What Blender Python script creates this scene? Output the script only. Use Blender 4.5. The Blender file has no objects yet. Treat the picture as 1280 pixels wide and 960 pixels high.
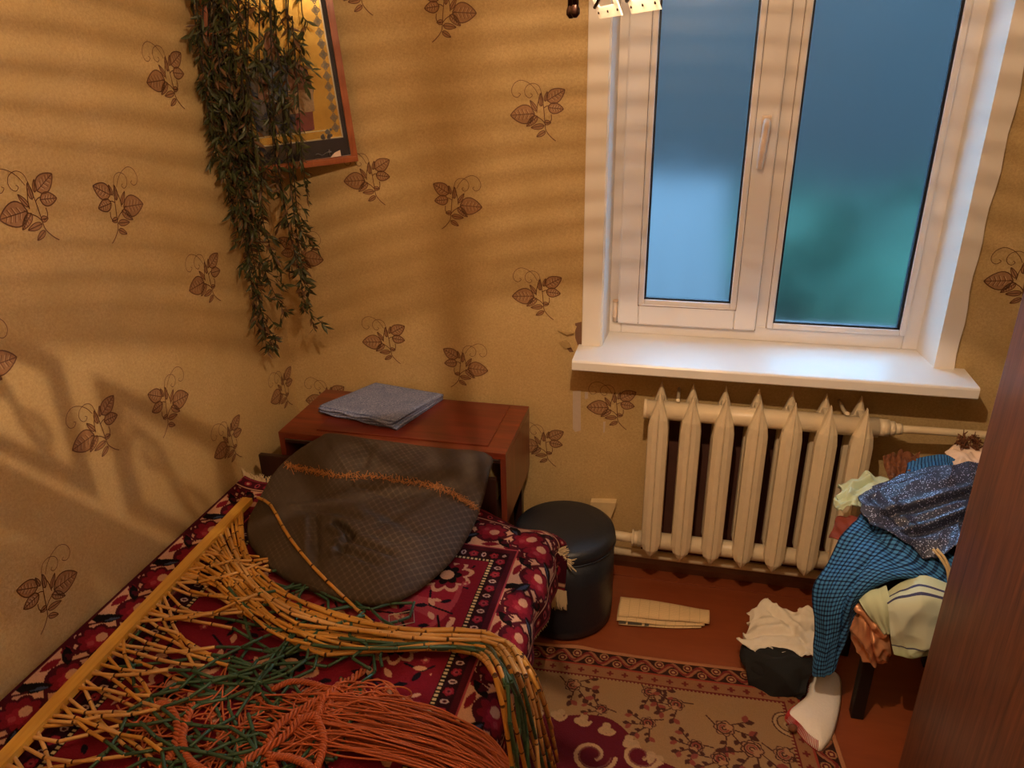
import bpy, bmesh, math, random
import numpy as np
from mathutils import Vector, Matrix
from mathutils.bvhtree import BVHTree

R = math.radians
rng = random.Random(7)
nrng = np.random.RandomState(11)
scene = bpy.context.scene
col = scene.collection

# ------------------------------------------------------------------ camera
F = 940.0
CAM = np.array([1.415, -2.35, 1.76])
PITCH, ROLL, YAW = R(23.6), R(-1.12), R(13.6)
cp, sp, cyw, syw = math.cos(PITCH), math.sin(PITCH), math.cos(YAW), math.sin(YAW)
FW = np.array([-syw*cp, cyw*cp, -sp])
_r = np.array([cyw, syw, 0.0]); _u = np.cross(_r, FW)
RT = math.cos(ROLL)*_r + math.sin(ROLL)*_u
UP = -math.sin(ROLL)*_r + math.cos(ROLL)*_u
cam_data = bpy.data.cameras.new('camera')
cam_data.sensor_width = 36.0
cam_data.lens = F/1280*36.0
cam_data.clip_start = 0.02
cam = bpy.data.objects.new('camera', cam_data)
M = Matrix(((RT[0], UP[0], -FW[0], CAM[0]), (RT[1], UP[1], -FW[1], CAM[1]), (RT[2], UP[2], -FW[2], CAM[2]), (0, 0, 0, 1)))
cam.matrix_world = M
col.objects.link(cam)
scene.camera = cam

# ------------------------------------------------------------------ world, exposure
vs = scene.view_settings
vs.view_transform = 'Standard'
vs.look = 'None'
vs.gamma = 1.0
vs.use_curve_mapping = False
vs.exposure = 0.0
scene.cycles.transparent_max_bounces = 32
LAMP_POWER = 64.0
LAMP_COLOR = (1.0, 0.72, 0.47)
SKY = (0.27, 0.53, 0.80)
SKY_STRENGTH = 13.5
world = bpy.data.worlds.new('dusk_sky')
scene.world = world
world.use_nodes = True
bg = world.node_tree.nodes['Background']
bg.inputs[0].default_value = (*SKY, 1)
bg.inputs[1].default_value = SKY_STRENGTH


def ray(px, py):
    return FW + RT*(px-640)/F - UP*(py-480)/F


def at(px, py, x=None, y=None, z=None):
    d = ray(px, py)
    if x is not None: t = (x-CAM[0])/d[0]
    elif y is not None: t = (y-CAM[1])/d[1]
    else: t = (z-CAM[2])/d[2]
    return CAM + d*t


# ------------------------------------------------------------------ materials
def lin(c):
    out = []
    for v in c[:3]:
        v = v/255.0
        out.append(v/12.92 if v <= 0.04045 else ((v+0.055)/1.055)**2.4)
    return tuple(out)


class NT:
    def __init__(self, name):
        self.m = bpy.data.materials.new(name)
        self.m.use_nodes = True
        self.t = self.m.node_tree
        self.b = self.t.nodes['Principled BSDF']
        self.out = self.t.nodes['Material Output']

    def n(self, typ, **k):
        nd = self.t.nodes.new(typ)
        for a, v in k.items():
            setattr(nd, a, v)
        return nd

    def l(self, a, b):
        self.t.links.new(a, b)

    def math(self, op, a, b=None, c=None):
        nd = self.n('ShaderNodeMath', operation=op)
        for i, v in enumerate((a, b, c)):
            if v is None: continue
            if hasattr(v, 'links'): self.l(v, nd.inputs[i])
            else: nd.inputs[i].default_value = v
        return nd.outputs[0]

    def mix(self, fac, a, b, blend='MIX'):
        nd = self.n('ShaderNodeMix', data_type='RGBA', blend_type=blend)
        for s, v in ((nd.inputs[0], fac), (nd.inputs[6], a), (nd.inputs[7], b)):
            if hasattr(v, 'links'): self.l(v, s)
            elif isinstance(v, (tuple, list)): s.default_value = (*v[:3], 1)
            else: s.default_value = v
        return nd.outputs[2]

    def coord(self, kind='Object', scale=(1, 1, 1), rot=(0, 0, 0)):
        tc = self.n('ShaderNodeTexCoord')
        mp = self.n('ShaderNodeMapping')
        mp.inputs['Scale'].default_value = scale
        mp.inputs['Rotation'].default_value = rot
        self.l(tc.outputs[kind], mp.inputs[0])
        return mp.outputs[0]

    def noise(self, vec, scale, detail=4.0, rough=0.55, dist=0.0):
        nd = self.n('ShaderNodeTexNoise')
        nd.inputs['Scale'].default_value = scale
        nd.inputs['Detail'].default_value = detail
        nd.inputs['Roughness'].default_value = rough
        nd.inputs['Distortion'].default_value = dist
        if vec is not None: self.l(vec, nd.inputs['Vector'])
        return nd.outputs[0]

    def ramp(self, fac, stops):
        nd = self.n('ShaderNodeValToRGB')
        el = nd.color_ramp.elements
        while len(el) < len(stops): el.new(0.5)
        for e, (p, c) in zip(el, stops):
            e.position = p
            e.color = (*c[:3], 1) if isinstance(c, (tuple, list)) else (c, c, c, 1)
        self.l(fac, nd.inputs[0])
        return nd.outputs[0]

    def bump(self, h, strength=0.3, dist=0.01):
        nd = self.n('ShaderNodeBump')
        nd.inputs['Strength'].default_value = strength
        nd.inputs['Distance'].default_value = dist
        self.l(h, nd.inputs['Height'])
        self.l(nd.outputs[0], self.b.inputs['Normal'])

    def base(self, v):
        if hasattr(v, 'links'): self.l(v, self.b.inputs['Base Color'])
        else: self.b.inputs['Base Color'].default_value = (*v[:3], 1)

    def set(self, rough=None, metal=None, spec=None, **k):
        if rough is not None: self.b.inputs['Roughness'].default_value = rough
        if metal is not None: self.b.inputs['Metallic'].default_value = metal
        if spec is not None: self.b.inputs['Specular IOR Level'].default_value = spec
        for a, v in k.items():
            self.b.inputs[a.replace('_', ' ')].default_value = v


def simple(name, rgb, rough=0.6, metal=0.0, var=0.18, scale=30.0, bump=0.0, spec=0.5):
    """plain colour with a fine noise variation"""
    s = NT(name)
    c = lin(rgb)
    v = s.coord()
    n = s.noise(v, scale)
    s.base(s.mix(n, tuple(x*(1-var) for x in c), tuple(min(1, x*(1+var)) for x in c)))
    s.set(rough, metal, spec)
    if bump: s.bump(n, bump, 0.004)
    return s.m


def wallpaper(name):
    s = NT(name)
    v = s.coord()
    fine = s.noise(v, 150, 4, 0.6, 0.8)
    mid = s.noise(v, 9, 3, 0.5)
    c1, c2 = lin((186, 155, 104)), lin((207, 178, 126))
    a = s.mix(s.ramp(fine, [(0.34, 0.0), (0.64, 1.0)]), c1, c2)
    b = s.mix(s.ramp(mid, [(0.3, 0.0), (0.75, 0.45)]), a, lin((176, 148, 92)))
    s.base(b)
    s.set(0.58, spec=0.35)
    big = s.noise(v, 3.2, 2, 0.5)
    s.bump(s.math('ADD', s.math('MULTIPLY', fine, 0.03), big), 0.35, 0.03)
    return s.m


def wood(name, c1, c2, axis=2, scale=14.0, rough=0.35, stretch=14.0, coat=0.0):
    s = NT(name)
    sc = [scale]*3
    sc[axis] = scale/stretch
    v = s.coord('Object', tuple(sc))
    n1 = s.noise(v, 2.2, 6, 0.6, 1.5)
    n2 = s.noise(v, 12.0, 3, 0.6)
    f = s.math('ADD', s.math('MULTIPLY', n1, 0.7), s.math('MULTIPLY', n2, 0.3))
    s.base(s.ramp(f, [(0.34, lin(c1)), (0.66, lin(c2))]))
    s.set(rough)
    if coat: s.b.inputs['Coat Weight'].default_value = coat; s.b.inputs['Coat Roughness'].default_value = 0.15
    s.bump(f, 0.08, 0.002)
    return s.m


def vcol(name, rough=0.95, sheen=0.0, nscale=260.0, var=0.25, bump=0.5):
    """colour from the mesh's own pattern attribute, fibre noise on top"""
    s = NT(name)
    a = s.n('ShaderNodeAttribute', attribute_name='pattern')
    v = s.coord()
    n = s.noise(v, nscale, 2, 0.7)
    s.base(s.mix(1.0, a.outputs[0], s.ramp(n, [(0.25, 1-var), (0.75, 1.0)]), 'MULTIPLY'))
    s.set(rough, spec=0.15)
    s.b.inputs['Sheen Weight'].default_value = sheen
    s.bump(n, bump, 0.003)
    return s.m


MATS = {}
MATS['wallpaper'] = wallpaper('ochre_wallpaper')
MATS['plaster'] = simple('ceiling_plaster', (222, 214, 198), 0.9)
MATS['white_pvc'] = simple('white_plastic', (232, 226, 222), 0.38, var=0.04, scale=6)
MATS['sill'] = simple('sill_plastic', (236, 232, 228), 0.3, var=0.04, scale=8)
MATS['trim'] = simple('white_painted_board', (232, 224, 214), 0.5, var=0.06, scale=7)
MATS['gasket'] = simple('black_rubber_seal', (14, 20, 34), 0.5)
MATS['seam_shade'] = simple('seam_shadow', (120, 92, 76), 0.7)
MATS['hinge'] = simple('hinge_plastic', (222, 200, 180), 0.4)
MATS['print_dark'] = simple('wallpaper_print_dark', (106, 68, 43), 0.6, var=0.25, scale=160)
MATS['print_mid'] = simple('wallpaper_print_mid', (163, 121, 82), 0.6, var=0.3, scale=120)
MATS['print_light'] = simple('wallpaper_print_light', (188, 152, 112), 0.6, var=0.1, scale=120)
MATS['torn'] = simple('bare_plaster', (122, 88, 66), 0.95, var=0.3, scale=60)
MATS['tape'] = simple('grey_tape', (196, 178, 158), 0.5, var=0.12, scale=60)
MATS['cast_iron'] = simple('cream_enamel_paint', (222, 203, 170), 0.36, var=0.08, scale=28, bump=0.25)
MATS['pipe'] = simple('cream_pipe_paint', (222, 202, 166), 0.4, var=0.1, scale=20, bump=0.2)
MATS['rust'] = simple('rust', (110, 62, 34), 0.8, var=0.4, scale=80)
MATS['desk_top'] = wood('polished_mahogany', (92, 36, 24), (136, 58, 34), 0, 9, 0.3, 12, 0.4)
MATS['desk_lid'] = wood('mahogany_lid', (98, 36, 27), (122, 50, 34), 0, 8, 0.34, 10, 0.3)
MATS['desk_side'] = wood('mahogany_side', (100, 44, 30), (132, 60, 38), 2, 9, 0.3, 12, 0.3)
MATS['dark_wood'] = wood('dark_stained_wood', (36, 20, 16), (58, 30, 22), 2, 10, 0.4)
MATS['hardboard'] = simple('pale_hardboard', (196, 172, 112), 0.8)
MATS['metal'] = simple('dull_steel', (150, 150, 150), 0.35, 0.9)
MATS['wardrobe'] = wood('wardrobe_veneer', (72, 38, 24), (124, 72, 44), 2, 26, 0.5, 22, 0.1)
MATS['floor'] = wood('brown_painted_floor', (128, 62, 34), (140, 70, 38), 0, 6, 0.34, 6, 0.15)
MATS['baseboard'] = simple('baseboard_paint', (128, 84, 60), 0.5, var=0.2)
MATS['vinyl'] = simple('navy_vinyl', (30, 36, 46), 0.42, var=0.12, scale=120, bump=0.15)
MATS['bed_rug'] = vcol('red_rug_pile')
MATS['floor_rug'] = vcol('beige_rug_pile', nscale=300)
MATS['fringe'] = simple('cream_fringe', (214, 190, 150), 0.9)
MATS['bed'] = simple('brown_upholstery', (62, 34, 26), 0.9)
MATS['bar'] = wood('varnished_pine', (196, 142, 50), (230, 180, 82), 1, 10, 0.35, 14, 0.3)
MATS['bamboo'] = simple('yellow_bamboo', (198, 142, 62), 0.38, var=0.22, scale=24)
MATS['bamboo_pale'] = simple('pale_bamboo', (206, 158, 96), 0.42, var=0.22, scale=24)
MATS['bamboo_green'] = simple('green_stained_bamboo', (54, 88, 66), 0.42, var=0.28, scale=24)
MATS['bamboo_end'] = simple('bamboo_node', (92, 58, 28), 0.6)
MATS['cord'] = simple('orange_cord', (182, 92, 52), 0.62, var=0.22, scale=300, bump=0.3)
MATS['frame'] = wood('icon_frame_wood', (136, 70, 38), (176, 98, 54), 2, 12, 0.35, 10, 0.3)
MATS['navy_mat'] = simple('navy_velvet', (22, 26, 46), 0.7)
MATS['gold'] = simple('gold_foil', (240, 204, 112), 0.22, 0.8, var=0.12, scale=60, bump=0.02)
MATS['silver_line'] = simple('silver_print', (190, 182, 160), 0.35, 0.6)
MATS['ornament'] = simple('ornament_print', (96, 98, 104), 0.4, 0.3, var=0.4, scale=150)
MATS['robe'] = simple('blue_robe_print', (76, 92, 110), 0.5, var=0.3, scale=20)
MATS['robe_dark'] = simple('dark_blue_print', (44, 54, 76), 0.5, var=0.3, scale=20)
MATS['red_print'] = simple('red_print', (122, 46, 44), 0.5, var=0.4, scale=40)
MATS['book_print'] = simple('book_print', (158, 128, 92), 0.5, var=0.6, scale=130)
MATS['skin_print'] = simple('brown_print', (126, 78, 58), 0.5, var=0.3, scale=40)
MATS['leaf'] = simple('dark_green_leaf', (58, 62, 28), 0.5, var=0.5, scale=14)
MATS['leaf_brown'] = simple('brown_leaf', (96, 66, 36), 0.6, var=0.4, scale=14)
MATS['stem'] = simple('vine_stem', (44, 34, 20), 0.7)
MATS['newsprint'] = None
MATS['lamp_metal'] = simple('dark_bronze', (50, 28, 18), 0.4, 0.7)
MATS['white_cotton'] = simple('white_cotton', (226, 216, 198), 0.9, var=0.06, bump=0.1, scale=90)
MATS['black_cloth'] = simple('black_cloth', (20, 19, 20), 0.9, var=0.3, scale=90)
MATS['felt'] = simple('white_felt', (232, 222, 208), 0.95, var=0.06, scale=140, bump=0.3)
MATS['red_thread'] = simple('red_thread', (176, 44, 44), 0.8)
MATS['satin'] = simple('copper_satin', (214, 152, 112), 0.34, 0.4, var=0.12, scale=12)
MATS['mint'] = simple('pale_green_cotton', (196, 208, 176), 0.85, var=0.08, scale=20)
MATS['brown_lace'] = simple('brown_lace', (112, 66, 38), 0.85, var=0.4, scale=60)
MATS['pink_cotton'] = simple('pale_pink_cotton', (232, 206, 186), 0.9, var=0.06)
MATS['rust_cloth'] = simple('rust_red_cloth', (132, 58, 40), 0.9, var=0.2)
MATS['embroidery'] = simple('orange_thread', (176, 118, 62), 0.6, var=0.3, scale=200)
MATS['black_paint'] = simple('black_stool_paint', (18, 16, 16), 0.45)
MATS['shed'] = simple('pale_tin_roof', (46, 50, 54), 0.6)
MATS['hedge'] = simple('hedge_leaves', (20, 58, 42), 0.9, var=0.5, scale=5)
MATS['trees'] = simple('dark_weathered_planks', (29, 31, 31), 0.95, var=0.4, scale=2)
MATS['lawn'] = simple('dusk_lawn', (16, 40, 28), 0.95, var=0.3, scale=3)
MATS['cream_strip'] = simple('cream_plastic', (214, 188, 140), 0.5)


def m_glass():
    s = NT('misted_window_glass')
    s.base((0.86, 0.95, 1.0))
    s.set(0.22)
    v = s.coord()
    n = s.noise(v, 5, 4, 0.6, 1.0)
    s.l(s.ramp(n, [(0.2, 0.26), (0.8, 0.36)]), s.b.inputs['Roughness'])
    s.b.inputs['Transmission Weight'].default_value = 1.0
    s.b.inputs['IOR'].default_value = 1.3
    return s.m


def m_pane():
    s = NT('picture_glass')
    t = s.n('ShaderNodeBsdfTransparent')
    g = s.n('ShaderNodeBsdfGlossy')
    g.inputs['Roughness'].default_value = 0.05
    mx = s.n('ShaderNodeMixShader')
    mx.inputs[0].default_value = 0.06
    s.l(t.outputs[0], mx.inputs[1]); s.l(g.outputs[0], mx.inputs[2]); s.l(mx.outputs[0], s.out.inputs[0])
    return s.m


def m_translucent(name, rgb, clear):
    """thin lampshade plastic: part clear, part diffusing"""
    s = NT(name)
    t = s.n('ShaderNodeBsdfTransparent')
    d = s.n('ShaderNodeBsdfTranslucent'); d.inputs[0].default_value = (*lin(rgb), 1)
    f = s.n('ShaderNodeBsdfDiffuse'); f.inputs[0].default_value = (*lin(rgb), 1)
    m1 = s.n('ShaderNodeMixShader'); m1.inputs[0].default_value = 0.5
    m2 = s.n('ShaderNodeMixShader'); m2.inputs[0].default_value = clear
    s.l(d.outputs[0], m1.inputs[1]); s.l(f.outputs[0], m1.inputs[2])
    s.l(m1.outputs[0], m2.inputs[1]); s.l(t.outputs[0], m2.inputs[2]); s.l(m2.outputs[0], s.out.inputs[0])
    return s.m


def m_emit(name, c, st):
    s = NT(name)
    s.base((1, 1, 1))
    s.b.inputs['Emission Color'].default_value = (*c, 1)
    s.b.inputs['Emission Strength'].default_value = st
    return s.m


def m_pillow():
    s = NT('brown_grey_damask')
    v = s.coord('UV')
    sep = s.n('ShaderNodeSeparateXYZ'); s.l(v, sep.inputs[0])
    u, w = sep.outputs[0], sep.outputs[1]
    # small diamonds: |frac(u+w)-.5| and |frac(u-w)-.5|
    k = 46.0
    p = s.math('MULTIPLY', s.math('ADD', u, w), k)
    q = s.math('MULTIPLY', s.math('SUBTRACT', u, w), k)
    a = s.math('ABSOLUTE', s.math('SUBTRACT', s.math('FRACT', p), 0.5))
    b = s.math('ABSOLUTE', s.math('SUBTRACT', s.math('FRACT', q), 0.5))
    mn = s.math('MINIMUM', a, b)
    mx = s.math('MAXIMUM', a, b)
    line = s.math('ADD', s.math('LESS_THAN', mn, 0.09), s.math('LESS_THAN', mx, 0.2))
    fade = s.ramp(s.noise(s.coord(), 4, 3), [(0.40, 0.05), (0.65, 0.6)])
    n = s.noise(s.coord(), 60, 3)
    ground = s.mix(n, lin((62, 52, 44)), lin((80, 67, 56)))
    s.base(s.mix(s.math('MULTIPLY', line, fade), ground, lin((100, 86, 72))))
    s.set(0.7, spec=0.3)
    s.bump(n, 0.15, 0.003)
    return s.m


def m_plaid(name, nu, nv, light, mid, dark):
    s = NT(name)
    v = s.coord('UV')
    sep = s.n('ShaderNodeSeparateXYZ'); s.l(v, sep.inputs[0])
    a = s.math('LESS_THAN', s.math('FRACT', s.math('MULTIPLY', sep.outputs[0], nu)), 0.42)
    b = s.math('LESS_THAN', s.math('FRACT', s.math('MULTIPLY', sep.outputs[1], nv)), 0.42)
    a2 = s.math('LESS_THAN', s.math('FRACT', s.math('MULTIPLY', sep.outputs[0], nu/4)), 0.08)
    b2 = s.math('LESS_THAN', s.math('FRACT', s.math('MULTIPLY', sep.outputs[1], nv/4)), 0.08)
    c = s.math('MULTIPLY', s.math('ADD', a, b), 0.5)
    base = s.ramp(c, [(0.0, light), (0.5, mid), (1.0, dark)])
    base = s.mix(s.math('MULTIPLY', s.math('MAXIMUM', a2, b2), 0.6), base, dark)
    s.base(base)
    s.set(0.85, spec=0.2)
    n = s.noise(s.coord(), 150, 2)
    s.bump(n, 0.15, 0.002)
    return s.m


def m_sparkle():
    s = NT('lurex_knit')
    v = s.coord()
    vo = s.n('ShaderNodeTexVoronoi'); vo.inputs['Scale'].default_value = 520
    s.l(v, vo.inputs['Vector'])
    sep = s.n('ShaderNodeSeparateColor'); s.l(vo.outputs['Color'], sep.inputs[0])
    spark = s.math('GREATER_THAN', sep.outputs[0], 0.93)
    n = s.noise(v, 9, 3)
    ground = s.mix(n, lin((30, 32, 44)), lin((54, 60, 86)))
    s.base(s.mix(spark, ground, lin((196, 200, 226))))
    s.l(s.math('MULTIPLY', spark, 0.8), s.b.inputs['Metallic'])
    s.set(0.5)
    s.bump(s.noise(v, 200, 2), 0.4, 0.002)
    return s.m


def m_stripes():
    """pale green fabric with a few dark blue lines"""
    s = NT('striped_green_cotton')
    v = s.coord('UV')
    sep = s.n('ShaderNodeSeparateXYZ'); s.l(v, sep.inputs[0])
    w = sep.outputs[1]
    tot = None
    for c0, wd in ((0.12, 0.012), (0.20, 0.014), (0.80, 0.012)):
        e = s.math('LESS_THAN', s.math('ABSOLUTE', s.math('SUBTRACT', w, c0)), wd)
        tot = e if tot is None else s.math('MAXIMUM', tot, e)
    band = s.ramp(w, [(0.0, lin((198, 206, 168))), (0.35, lin((206, 216, 196))), (0.65, lin((214, 220, 196))), (1.0, lin((184, 198, 156)))])
    s.base(s.mix(tot, band, lin((70, 72, 104))))
    s.set(0.8, spec=0.2)
    return s.m


def m_news():
    s = NT('newsprint')
    v = s.coord('UV')
    sep = s.n('ShaderNodeSeparateXYZ'); s.l(v, sep.inputs[0])
    cols = s.math('LESS_THAN', s.math('FRACT', s.math('MULTIPLY', sep.outputs[0], 9)), 0.07)
    rows = s.math('LESS_THAN', s.math('FRACT', s.math('MULTIPLY', sep.outputs[1], 26)), 0.45)
    n = s.noise(v, 130, 2)
    ink = s.math('MULTIPLY', rows, s.math('GREATER_THAN', n, 0.46))
    c = s.mix(s.math('MULTIPLY', ink, 0.28), lin((222, 190, 140)), lin((90, 72, 52)))
    c = s.mix(s.math('MULTIPLY', cols, 0.35), c, lin((150, 118, 84)))
    s.base(c)
    s.set(0.85)
    return s.m


def m_denim():
    s = NT('blue_grey_chambray')
    v = s.coord('Object')
    n = s.noise(v, 240, 3, 0.7)
    n2 = s.noise(v, 24, 3, 0.6)
    c = s.mix(s.ramp(n, [(0.35, 0.0), (0.65, 1.0)]), lin((80, 96, 146)), lin((172, 180, 214)))
    c = s.mix(s.ramp(n2, [(0.45, 0.0), (0.7, 0.5)]), c, lin((108, 122, 166)))
    s.base(c)
    s.set(0.9, spec=0.2)
    s.bump(n, 0.25, 0.002)
    return s.m


MATS['glass'] = m_glass()
MATS['pane'] = m_pane()
MATS['pillow'] = m_pillow()
MATS['plaid'] = m_plaid('blue_plaid_cotton', 17, 42, lin((74, 138, 196)), lin((44, 84, 134)), lin((18, 30, 52)))
MATS['sparkle'] = m_sparkle()
MATS['stripes'] = m_stripes()
MATS['newsprint'] = m_news()
MATS['denim'] = m_denim()
MATS['shade_plastic'] = m_translucent('ribbed_shade_plastic', (250, 236, 214), 0.30)
MATS['plate_plastic'] = m_translucent('white_fretwork_plate', (252, 246, 236), 0.38)
MATS['dimmer_film'] = m_translucent('dimmer_film', (236, 214, 180), 0.42)
MATS['rim_plate'] = m_translucent('white_rim_plate', (252, 248, 240), 0.03)
MATS['bulb'] = m_translucent('bulb_glass', (255, 250, 240), 0.93)


# ------------------------------------------------------------------ mesh helpers
class MB:
    """collects shapes for ONE mesh"""
    def __init__(self):
        self.v, self.f, self.m, self.uv, self.smooth = [], [], [], None, []

    def add(self, verts, faces, mi=0, smooth=False):
        o = len(self.v)
        self.v += [tuple(float(c) for c in p) for p in verts]
        self.f += [tuple(i+o for i in f) for f in faces]
        self.m += [mi]*len(faces)
        self.smooth += [smooth]*len(faces)
        return self

    def box(self, x0, x1, y0, y1, z0, z1, bev=0.0, mi=0):
        if bev <= 0:
            v = [(x, y, z) for z in (z0, z1) for y in (y0, y1) for x in (x0, x1)]
            f = [(0, 2, 3, 1), (4, 5, 7, 6), (0, 1, 5, 4), (2, 6, 7, 3), (0, 4, 6, 2), (1, 3, 7, 5)]
            return self.add(v, f, mi)
        bm = bmesh.new()
        bmesh.ops.create_cube(bm, size=1.0)
        for p in bm.verts:
            p.co = Vector(((x0+x1)/2+p.co.x*(x1-x0), (y0+y1)/2+p.co.y*(y1-y0), (z0+z1)/2+p.co.z*(z1-z0)))
        bmesh.ops.bevel(bm, geom=list(bm.edges), offset=bev, segments=2, affect='EDGES', profile=0.6)
        return self.bm(bm, mi)

    def bm(self, bm, mi=0, smooth=False):
        bm.verts.index_update()
        self.add([p.co[:] for p in bm.verts], [tuple(q.index for q in f.verts) for f in bm.faces], mi, smooth)
        bm.free()
        return self

    def prism(self, poly, axis, a, b, mi=0):
        """extrude a 2-D polygon along axis between a and b; poly holds the other two coords in xyz order"""
        n = len(poly)
        def P(p, t):
            if axis == 0: return (t, p[0], p[1])
            if axis == 1: return (p[0], t, p[1])
            return (p[0], p[1], t)
        v = [P(p, a) for p in poly]+[P(p, b) for p in poly]
        f = [tuple(range(n)), tuple(range(2*n-1, n-1, -1))]
        f += [(i, i+n, (i+1) % n+n, (i+1) % n) for i in range(n)]
        return self.add(v, f, mi)

    def tube(self, pts, r, n=8, mi=0, cap=True, smooth=True):
        pts = [np.array(p, float) for p in pts]
        rr = r if hasattr(r, '__len__') else [r]*len(pts)
        v, f = [], []
        ref = None
        for i, p in enumerate(pts):
            d = pts[min(i+1, len(pts)-1)]-pts[max(i-1, 0)]
            d = d/(np.linalg.norm(d)+1e-12)
            if ref is None:
                ref = np.array([0, 0, 1.0]) if abs(d[2]) < 0.9 else np.array([1.0, 0, 0])
            a = np.cross(d, ref); a /= np.linalg.norm(a)+1e-12
            b = np.cross(a, d); ref = b
            for k in range(n):
                t = 2*math.pi*k/n
                v.append(p+rr[i]*(math.cos(t)*a+math.sin(t)*b))
        for i in range(len(pts)-1):
            for k in range(n):
                k2 = (k+1) % n
                f.append((i*n+k, i*n+k2, (i+1)*n+k2, (i+1)*n+k))
        o = len(self.v)
        self.add(v, f, mi, smooth)
        if cap:
            self.add([], [])
            m = len(pts)-1
            self.f += [tuple(o+k for k in range(n-1, -1, -1)), tuple(o+m*n+k for k in range(n))]
            self.m += [mi, mi]; self.smooth += [False, False]
        return self

    def lathe(self, prof, cx, cy, n=48, mi=0, smooth=True):
        v, f = [], []
        for (r, z) in prof:
            for k in range(n):
                t = 2*math.pi*k/n
                v.append((cx+r*math.cos(t), cy+r*math.sin(t), z))
        for i in range(len(prof)-1):
            for k in range(n):
                k2 = (k+1) % n
                f.append((i*n+k, i*n+k2, (i+1)*n+k2, (i+1)*n+k))
        f.append(tuple(range(n-1, -1, -1)))
        f.append(tuple((len(prof)-1)*n+k for k in range(n)))
        return self.add(v, f, mi, smooth)


ORG = {}


def link(name, mb, mats, parent=None, loc=None):
    me = bpy.data.meshes.new(name)
    if parent is not None: o0 = ORG[parent.name]
    elif loc is not None: o0 = np.array(loc, float)
    else: o0 = np.zeros(3)
    V = np.array(mb.v, float)-o0
    me.from_pydata(V.tolist(), [], mb.f)
    if not isinstance(mats, (list, tuple)): mats = [mats]
    for m in mats: me.materials.append(MATS[m] if isinstance(m, str) else m)
    me.polygons.foreach_set('material_index', mb.m)
    me.polygons.foreach_set('use_smooth', mb.smooth)
    me.update()
    ob = bpy.data.objects.new(name, me)
    col.objects.link(ob)
    if parent is not None: ob.parent = parent
    else: ob.location = o0
    ORG[ob.name] = o0
    return ob


def thing(name, label, cat, loc, group=None):
    o = bpy.data.objects.new(name, None)
    o.empty_display_size = 0.05
    col.objects.link(o)
    o.location = loc
    ORG[o.name] = np.array(loc, float)
    return tag(o, label, cat, group)


def tag(o, label=None, cat=None, group=None, kind=None):
    if label: o['label'] = label
    if cat: o['category'] = cat
    if group: o['group'] = group
    if kind: o['kind'] = kind
    return o


def struct(name, mb, mats, label):
    o = link(name, mb, mats)
    o['label'] = label
    o['category'] = name.split('_')[0]
    o['kind'] = 'structure'
    return o


def grid_obj(name, P, mat, parent=None, uv=None, colr=None, loc=None, smooth=True, thick=0.0, closed_u=False):
    """P: (nu, nv, 3) array -> quad mesh"""
    nu, nv = P.shape[:2]
    idx = np.arange(nu*nv).reshape(nu, nv)
    a, b, c, d = idx[:-1, :-1].ravel(), idx[1:, :-1].ravel(), idx[1:, 1:].ravel(), idx[:-1, 1:].ravel()
    fc = np.stack([a, b, c, d], 1)
    if closed_u:
        a, b, c, d = idx[-1, :-1], idx[0, :-1], idx[0, 1:], idx[-1, 1:]
        fc = np.concatenate([fc, np.stack([a, b, c, d], 1)])
    if parent is not None: o0 = ORG[parent.name]
    elif loc is not None: o0 = np.array(loc, float)
    else: o0 = np.zeros(3)
    V = P.reshape(-1, 3)-o0
    me = bpy.data.meshes.new(name)
    me.from_pydata(V.tolist(), [], fc.tolist())
    me.materials.append(MATS[mat] if isinstance(mat, str) else mat)
    me.polygons.foreach_set('use_smooth', [smooth]*len(fc))
    if uv is not None:
        lay = me.uv_layers.new(name='uv')
        U = uv.reshape(-1, 2)
        li = np.zeros(len(me.loops), int); me.loops.foreach_get('vertex_index', li)
        lay.data.foreach_set('uv', U[li].ravel())
    if colr is not None:
        at_ = me.color_attributes.new('pattern', 'FLOAT_COLOR', 'POINT')
        C4 = np.ones((nu*nv, 4)); C4[:, :3] = colr.reshape(-1, 3)
        at_.data.foreach_set('color', C4.ravel())
    me.update()
    ob = bpy.data.objects.new(name, me)
    col.objects.link(ob)
    if parent is not None: ob.parent = parent
    else: ob.location = o0
    ORG[ob.name] = o0
    if thick:
        md = ob.modifiers.new('thickness', 'SOLIDIFY'); md.thickness = thick; md.offset = -1.0
    return ob


def catmull(P, n):
    """resample control rows (k, ...) to n samples, Catmull-Rom, uniform"""
    P = np.asarray(P, float)
    k = len(P)
    Q = np.concatenate([[2*P[0]-P[1]], P, [2*P[-1]-P[-2]]])
    t = np.linspace(0, k-1, n)
    i = np.clip(t.astype(int), 0, k-2)
    u = (t-i).reshape((-1,)+(1,)*(P.ndim-1))
    p0, p1, p2, p3 = Q[i], Q[i+1], Q[i+2], Q[i+3]
    return 0.5*((2*p1)+(-p0+p2)*u+(2*p0-5*p1+4*p2-p3)*u**2+(-p0+3*p1-3*p2+p3)*u**3)


def wav(x, y, seed, n=7, f0=1.0, f1=4.0):
    """smooth pseudo-noise from a few plane waves"""
    r = np.random.RandomState(seed)
    out = 0
    for _ in range(n):
        a = r.rand()*math.pi*2; f = f0+(f1-f0)*r.rand(); ph = r.rand()*6.28
        out = out+np.sin((x*math.cos(a)+y*math.sin(a))*f*6.283+ph)
    return out/math.sqrt(n)


def normals(P):
    du = np.gradient(P, axis=0); dv = np.gradient(P, axis=1)
    n = np.cross(du, dv)
    return n/(np.linalg.norm(n, axis=2, keepdims=True)+1e-12)


def sstep(x, a, b):
    t = np.clip((x-a)/(b-a), 0, 1)
    return t*t*(3-2*t)


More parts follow.
